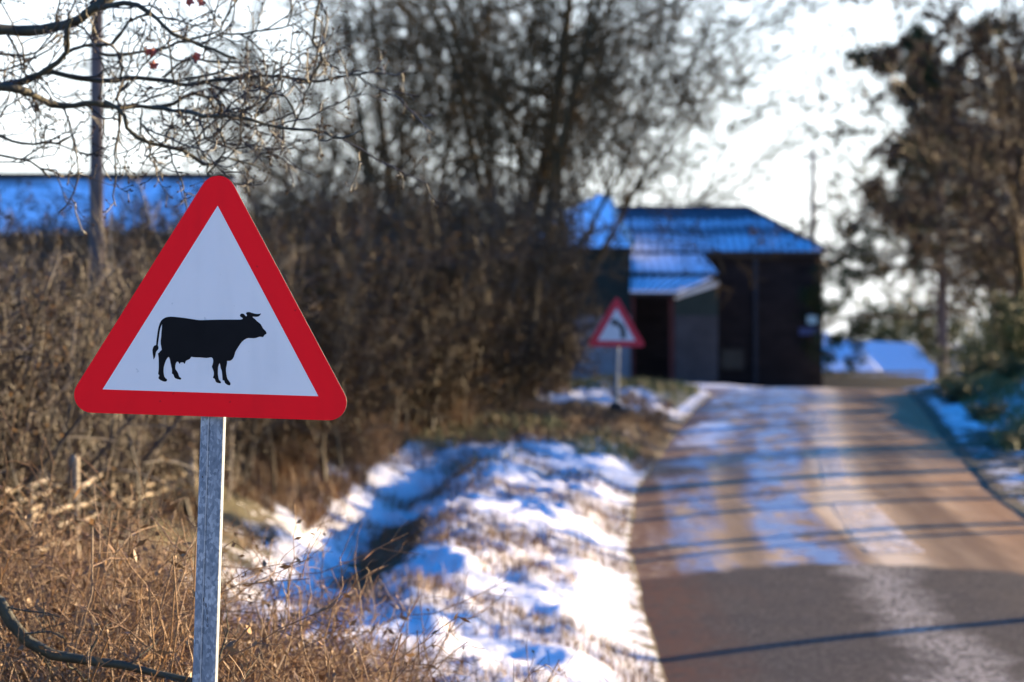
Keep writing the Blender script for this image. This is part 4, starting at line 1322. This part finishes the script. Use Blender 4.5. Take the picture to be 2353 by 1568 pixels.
for pts, r0, r1, dd in limbs:
    jit = np.cumsum(rng.normal(size=len(pts)) * 0.035)
    q = np.array([zp(a, b, OD + dd * 1.3 + j_) for (a, b), j_ in zip(pts, jit)])
    seg = np.concatenate([[0], np.cumsum(np.linalg.norm(np.diff(q, axis=0), axis=1))])
    n = max(8, int(seg[-1] / 0.035))
    tq = np.linspace(0, seg[-1], n)
    # smooth interpolation (Catmull-Rom)
    P = np.empty((n, 3))
    for i, t in enumerate(tq):
        k = min(max(np.searchsorted(seg, t) - 1, 0), len(q) - 2)
        f_ = (t - seg[k]) / max(seg[k + 1] - seg[k], 1e-9)
        p0, p1, p2, p3 = q[max(k - 1, 0)], q[k], q[k + 1], q[min(k + 2, len(q) - 1)]
        P[i] = 0.5 * ((2 * p1) + (-p0 + p2) * f_ + (2 * p0 - 5 * p1 + 4 * p2 - p3) * f_ ** 2 + (-p0 + 3 * p1 - 3 * p2 + p3) * f_ ** 3)
    w_ = np.cumsum(rng.normal(size=(n, 3)) * 0.0028, 0)
    w_ -= np.linspace(0, 1, n)[:, None] * w_[-1]
    P += w_
    kx = OD / F * 0.34802
    Rr = np.linspace(r0, r1, n) * kx * 1.2 * (1 + 0.10 * rng.normal(size=n))
    mains.append((P, Rr))
    V, Q = tubes([(P[None], Rr[None], 8)])
    mesh_np('branch', V - np.array(oorg), [Q], M['oak_bark'], True, oak)
# hidden ends of the limbs join the trunk
for (P, Rr) in mains:
    if P[0, 0] < at(-30, 0, OD)[0]:
        e = np.array([ox + .08, 9.0, P[0, 2] - 0.05])
        mid = (e + P[0]) / 2 + np.array([0, 0, .01])
        V, Q = tubes([(np.array([[e, mid, P[0]]]), np.array([[Rr[0] * 1.3, Rr[0] * 1.1, Rr[0]]]), 8)])
        mesh_np('branch', V - np.array(oorg), [Q], M['oak_bark'], True, oak)
tw = []
for (P, Rr) in mains:
    ln = np.linalg.norm(np.diff(P, axis=0), axis=1).sum()
    n = max(3, int(ln / 0.10))
    tw.append(sprout(rng, P[None], np.minimum(Rr, 0.008)[None], n, 0.05, 1.0, 48, 18, 1, 10, 0.27, 0.05, 0.55, 0.45, 0.25, 0.0030, lens=np.array([0.36])))
L1 = (np.concatenate([t[0] for t in tw]), np.concatenate([t[1] for t in tw]))
L2 = sprout(rng, *L1, 4, 0.15, 1.0, 48, 16, 0.45, 7, 0.27, 0.03, 0.6, 0.5, 0.3, 0.0021)
L3 = sprout(rng, *L2, 3, 0.2, 1.0, 46, 16, 0.36, 4, 0.25, 0.04, 0.7, 0.7, 0.2, 0.0016)
V, Q = tubes([(*L1, 5), (*L2, 4), (*L3, 3)])
mesh_np('twigs', V - np.array(oorg), [Q], M['oak_twig'], True, oak)
# buds at the twig ends
tips = np.concatenate([L3[0][:, -1], L2[0][:, -1]])
dirs = unit(np.concatenate([L3[0][:, -1] - L3[0][:, -2], L2[0][:, -1] - L2[0][:, -2]]))
bt2 = np.linspace(-0.2, 1, 4)
P = tips[:, None, :] + dirs[:, None, :] * (bt2 * 0.009)[None, :, None]
V, Q = tubes([(P, np.tile(np.array([0.001, 0.0030, 0.0026, 0.0004]), (len(P), 1)), 4)])
mesh_np('buds', V - np.array(oorg), [Q], M['brown_leaf'], True, oak)['kind'] = 'stuff'
# the last few red leaves
for (a, b) in ((975, 340), (1010, 345), (1300, 375), (1015, 430), (1330, 20), (1250, 15)):
    c = zp(a, b, OD + .1) - np.array(oorg)
    pts = []
    a0 = rng.uniform(0, 6.28)
    for kk in range(10):
        t = a0 + kk * 2 * math.pi / 10
        r_ = (0.016 if kk % 2 else 0.010) * rng.uniform(.8, 1.3)
        pts.append((c[0] + r_ * math.cos(t), c[1] + 0.006 * math.sin(2 * t), c[2] + r_ * math.sin(t)))
    mbl = MB(); cen = len(pts)
    mbl.v = pts + [(c[0], c[1] - .004, c[2])]
    mbl.f = [[i, (i + 1) % cen, cen] for i in range(cen)]
    mbl.build('leaf', M['red_leaf'], oak)

# ------------------------------------------------------------------ brambles and dead growth in the near left corner
def bramble(name, seed, h, w, n=60, mat=None):
    rng = np.random.default_rng(seed)
    root = empty(name)
    az = rng.uniform(0, 2 * np.pi, n)
    sp_ = rng.uniform(.1, 1.0, n) * w / h
    d = np.stack([np.cos(az) * sp_, np.sin(az) * sp_, np.ones(n)], -1)
    base = np.stack([rng.normal(size=n) * w * .3, rng.normal(size=n) * w * .3, np.full(n, -.05)], -1)
    L0 = walk(rng, base, d, h * rng.uniform(.6, 1.25, n), 8, 0.16, -0.05, rng.uniform(.0028, .0065, n), np.full(n, .0016))
    L1 = sprout(rng, *L0, 7, 0.25, 1.0, 50, 16, 0.34, 5, 0.2, 0.0, 0.6, 0.5, 0.3, 0.0013)
    L2 = sprout(rng, *L1, 5, 0.2, 1.0, 48, 16, 0.42, 4, 0.2, 0.0, 0.7, 0.6, 0.3, 0.001)
    tube_obj('stems', [(*L0, 5), (*L1, 4), (*L2, 3)], mat or M['bracken'], root)
    V1, Q1 = leaf_quads(rng, pts_on(rng, L2[0], 1100), 0.014)
    V2, Q2 = leaf_quads(rng, pts_on(rng, L1[0], 420), 0.034, 0, 0.35)
    V, Q = np.concatenate([V1, V2]), np.concatenate([Q1, Q2 + len(V1)])
    mesh_np('dead_leaves', V, [Q], M['bracken'], False, root)
    return root
B_A = Proto(bramble('bramble_bush', 201, 0.85, 0.55))
B_B = Proto(bramble('bramble_bush', 202, 0.75, 0.6, 70))
B_C = Proto(bramble('bramble_bush', 203, 0.8, 0.5, 60))
rng = np.random.default_rng(31)
spots = []
for i in range(34):
    u = rng.uniform(-60, 620)
    d = rng.uniform(7.6, 11.5)
    lim = np.interp(u, [-60, 150, 400, 620], [1215, 1290, 1390, 1470]) + rng.uniform(-20, 60)
    spots.append((u, d, lim))
for i, (u, d, lim) in enumerate(spots):
    x = U(u, d)
    top_z = at(u, lim, d)[2]
    gz_ = float(ground_z(x, d))
    s = (top_z - gz_) / 0.72
    if s < 0.3: continue
    s = min(s, 1.35)
    place((B_A, B_B, B_C)[i % 3].get(), x, d, rng.uniform(0, 6.28), s, 'tangled dead brown bramble in the thicket below the cattle sign', 'bramble', 'brambles of the near left thicket')
# brambles and dead bracken along the hedge foot
for i in range(24):
    d = rng.uniform(13, 38)
    x = float(edge_l(d)) - np.interp(d, [13, 27, 40], [2.9, 2.85, 2.0]) + rng.uniform(-.25, .35)
    s = rng.uniform(.35, .7)
    place((B_A, B_C, B_B)[i % 3].get(), x, d, rng.uniform(0, 6.28), s, 'low dead bramble along the foot of the hedge', 'bramble', 'brambles at the hedge foot')

# fallen dark branch in the corner
fb = np.array([at(-120, 1330, 7.4), at(0, 1385, 7.4), at(25, 1430, 7.4), at(65, 1475, 7.4), at(120, 1505, 7.4), at(200, 1518, 7.4), at(280, 1528, 7.4), at(360, 1548, 7.4), at(480, 1572, 7.4), at(560, 1590, 7.4)])
forg_ = (float(fb[2][0]), 7.4, float(ground_z(fb[2][0], 7.4)))
fbo = empty('dark_branch', forg_, 0, 'dark crooked fallen branch across the brambles in the lower left corner', 'branch')
V, Q = tubes([(fb[None], np.array([[17, 16, 15, 14, 13, 11, 10, 8, 7, 5]]) * 7.4 / F, 8)])
mesh_np('stem', V - np.array(forg_), [Q], M['oak_bark'], True, fbo)
L1 = sprout(rng, fb[None], np.full((1, 10), .005), 9, 0.1, 1.0, 55, 12, 1, 6, 0.16, 0.03, 0.7, 0.5, 0.3, 0.002, lens=np.array([0.22]))
L2 = sprout(rng, *L1, 4, 0.2, 1.0, 45, 12, 0.5, 4, 0.2, 0.02, 0.7, 0.6, 0.3, 0.0014)
V, Q = tubes([(*L1, 5), (*L2, 3)])
mesh_np('twigs', V - np.array(forg_), [Q], M['oak_bark'], True, fbo)

# ------------------------------------------------------------------ grass (stuff)
def grass(name, xs, ys, hmin, hmax, width, mat, seed, lean=0.5, label=None):
    rng = np.random.default_rng(seed)
    n = len(xs)
    z = ground_z(xs, ys)
    b = np.stack([xs, ys, z - 0.01], -1)
    az = rng.uniform(0, 2 * np.pi, n)
    h = rng.uniform(hmin, hmax, n)
    l = rng.uniform(0.1, lean, n) * h
    dx, dy = np.cos(az), np.sin(az)
    wv = np.stack([-dy, dx, np.zeros(n)], -1) * width * rng.uniform(.6, 1.4, (n, 1))
    m1 = b + np.stack([dx * l * .35, dy * l * .35, h * .6], -1)
    t = b + np.stack([dx * l, dy * l, h * (1 - 0.25 * (l / h))], -1)
    V = np.stack([b - wv, b + wv, m1 + wv * .7, m1 - wv * .7, t], 1).reshape(-1, 3)
    i = np.arange(n)[:, None] * 5
    o = mesh_np(name, V, [np.concatenate([i, i + 1, i + 2, i + 3], 1), np.concatenate([i + 3, i + 2, i + 4], 1)], mat)
    return tag(o, label, 'grass', kind='stuff')
rng = np.random.default_rng(90)
def scatter(n, y0, y1, s0, s1, thr, seed, clump=1.2, side='l', inv=True):
    ys = rng.uniform(y0, y1, n)
    s = rng.uniform(s0, s1, n)
    xs = edge_l(ys) - s if side == 'l' else edge_r(ys) + s
    c = fbm(xs * clump, ys * clump * .6, seed, 3)
    keep = c > thr
    return xs[keep], ys[keep]
x1, y1 = scatter(70000, 10, 36, 2.35, 3.6, -0.12, 5)
grass('dead_grass', x1, y1, 0.06, 0.24, 0.003, M['bracken'], 1, 0.7, 'straw coloured dead grass along the hedge foot')
x1, y1 = scatter(60000, 9, 36, 0.05, 2.4, 0.10, 6, 1.5)
grass('verge_grass', x1, y1, 0.03, 0.13, 0.0025, M['bracken'], 2, 0.8, 'dead grass blades poking through the verge snow')
x1, y1 = scatter(22000, 28.5, 41, 0.2, 2.6, 0.05, 7, 1.0)
grass('rough_grass', x1, y1, 0.05, 0.16, 0.004, M['bracken'], 3, 0.7, 'tan rough grass around the bend sign')
x1, y1 = scatter(26000, 26, 44, 0.2, 2.8, 0.22, 8, 0.8)
grass('green_grass', x1, y1, 0.05, 0.20, 0.004, M['green_grass'], 4, 0.6, 'yellow green grass patches along the far left verge')
x1, y1 = scatter(40000, 27, 52, 0.5, 4.0, -0.1, 9, 0.8, 'r')
grass('bank_grass', x1, y1, 0.05, 0.17, 0.005, M['green_grass'], 5, 0.6, 'dark green grass on the right bank')
x1, y1 = scatter(16000, 7.4, 13, 1.2, 4.2, -0.2, 10, 1.0)
grass('thicket_grass', x1, y1, 0.10, 0.38, 0.0022, M['bracken'], 6, 0.8, 'brown dead stalks in the near left thicket')
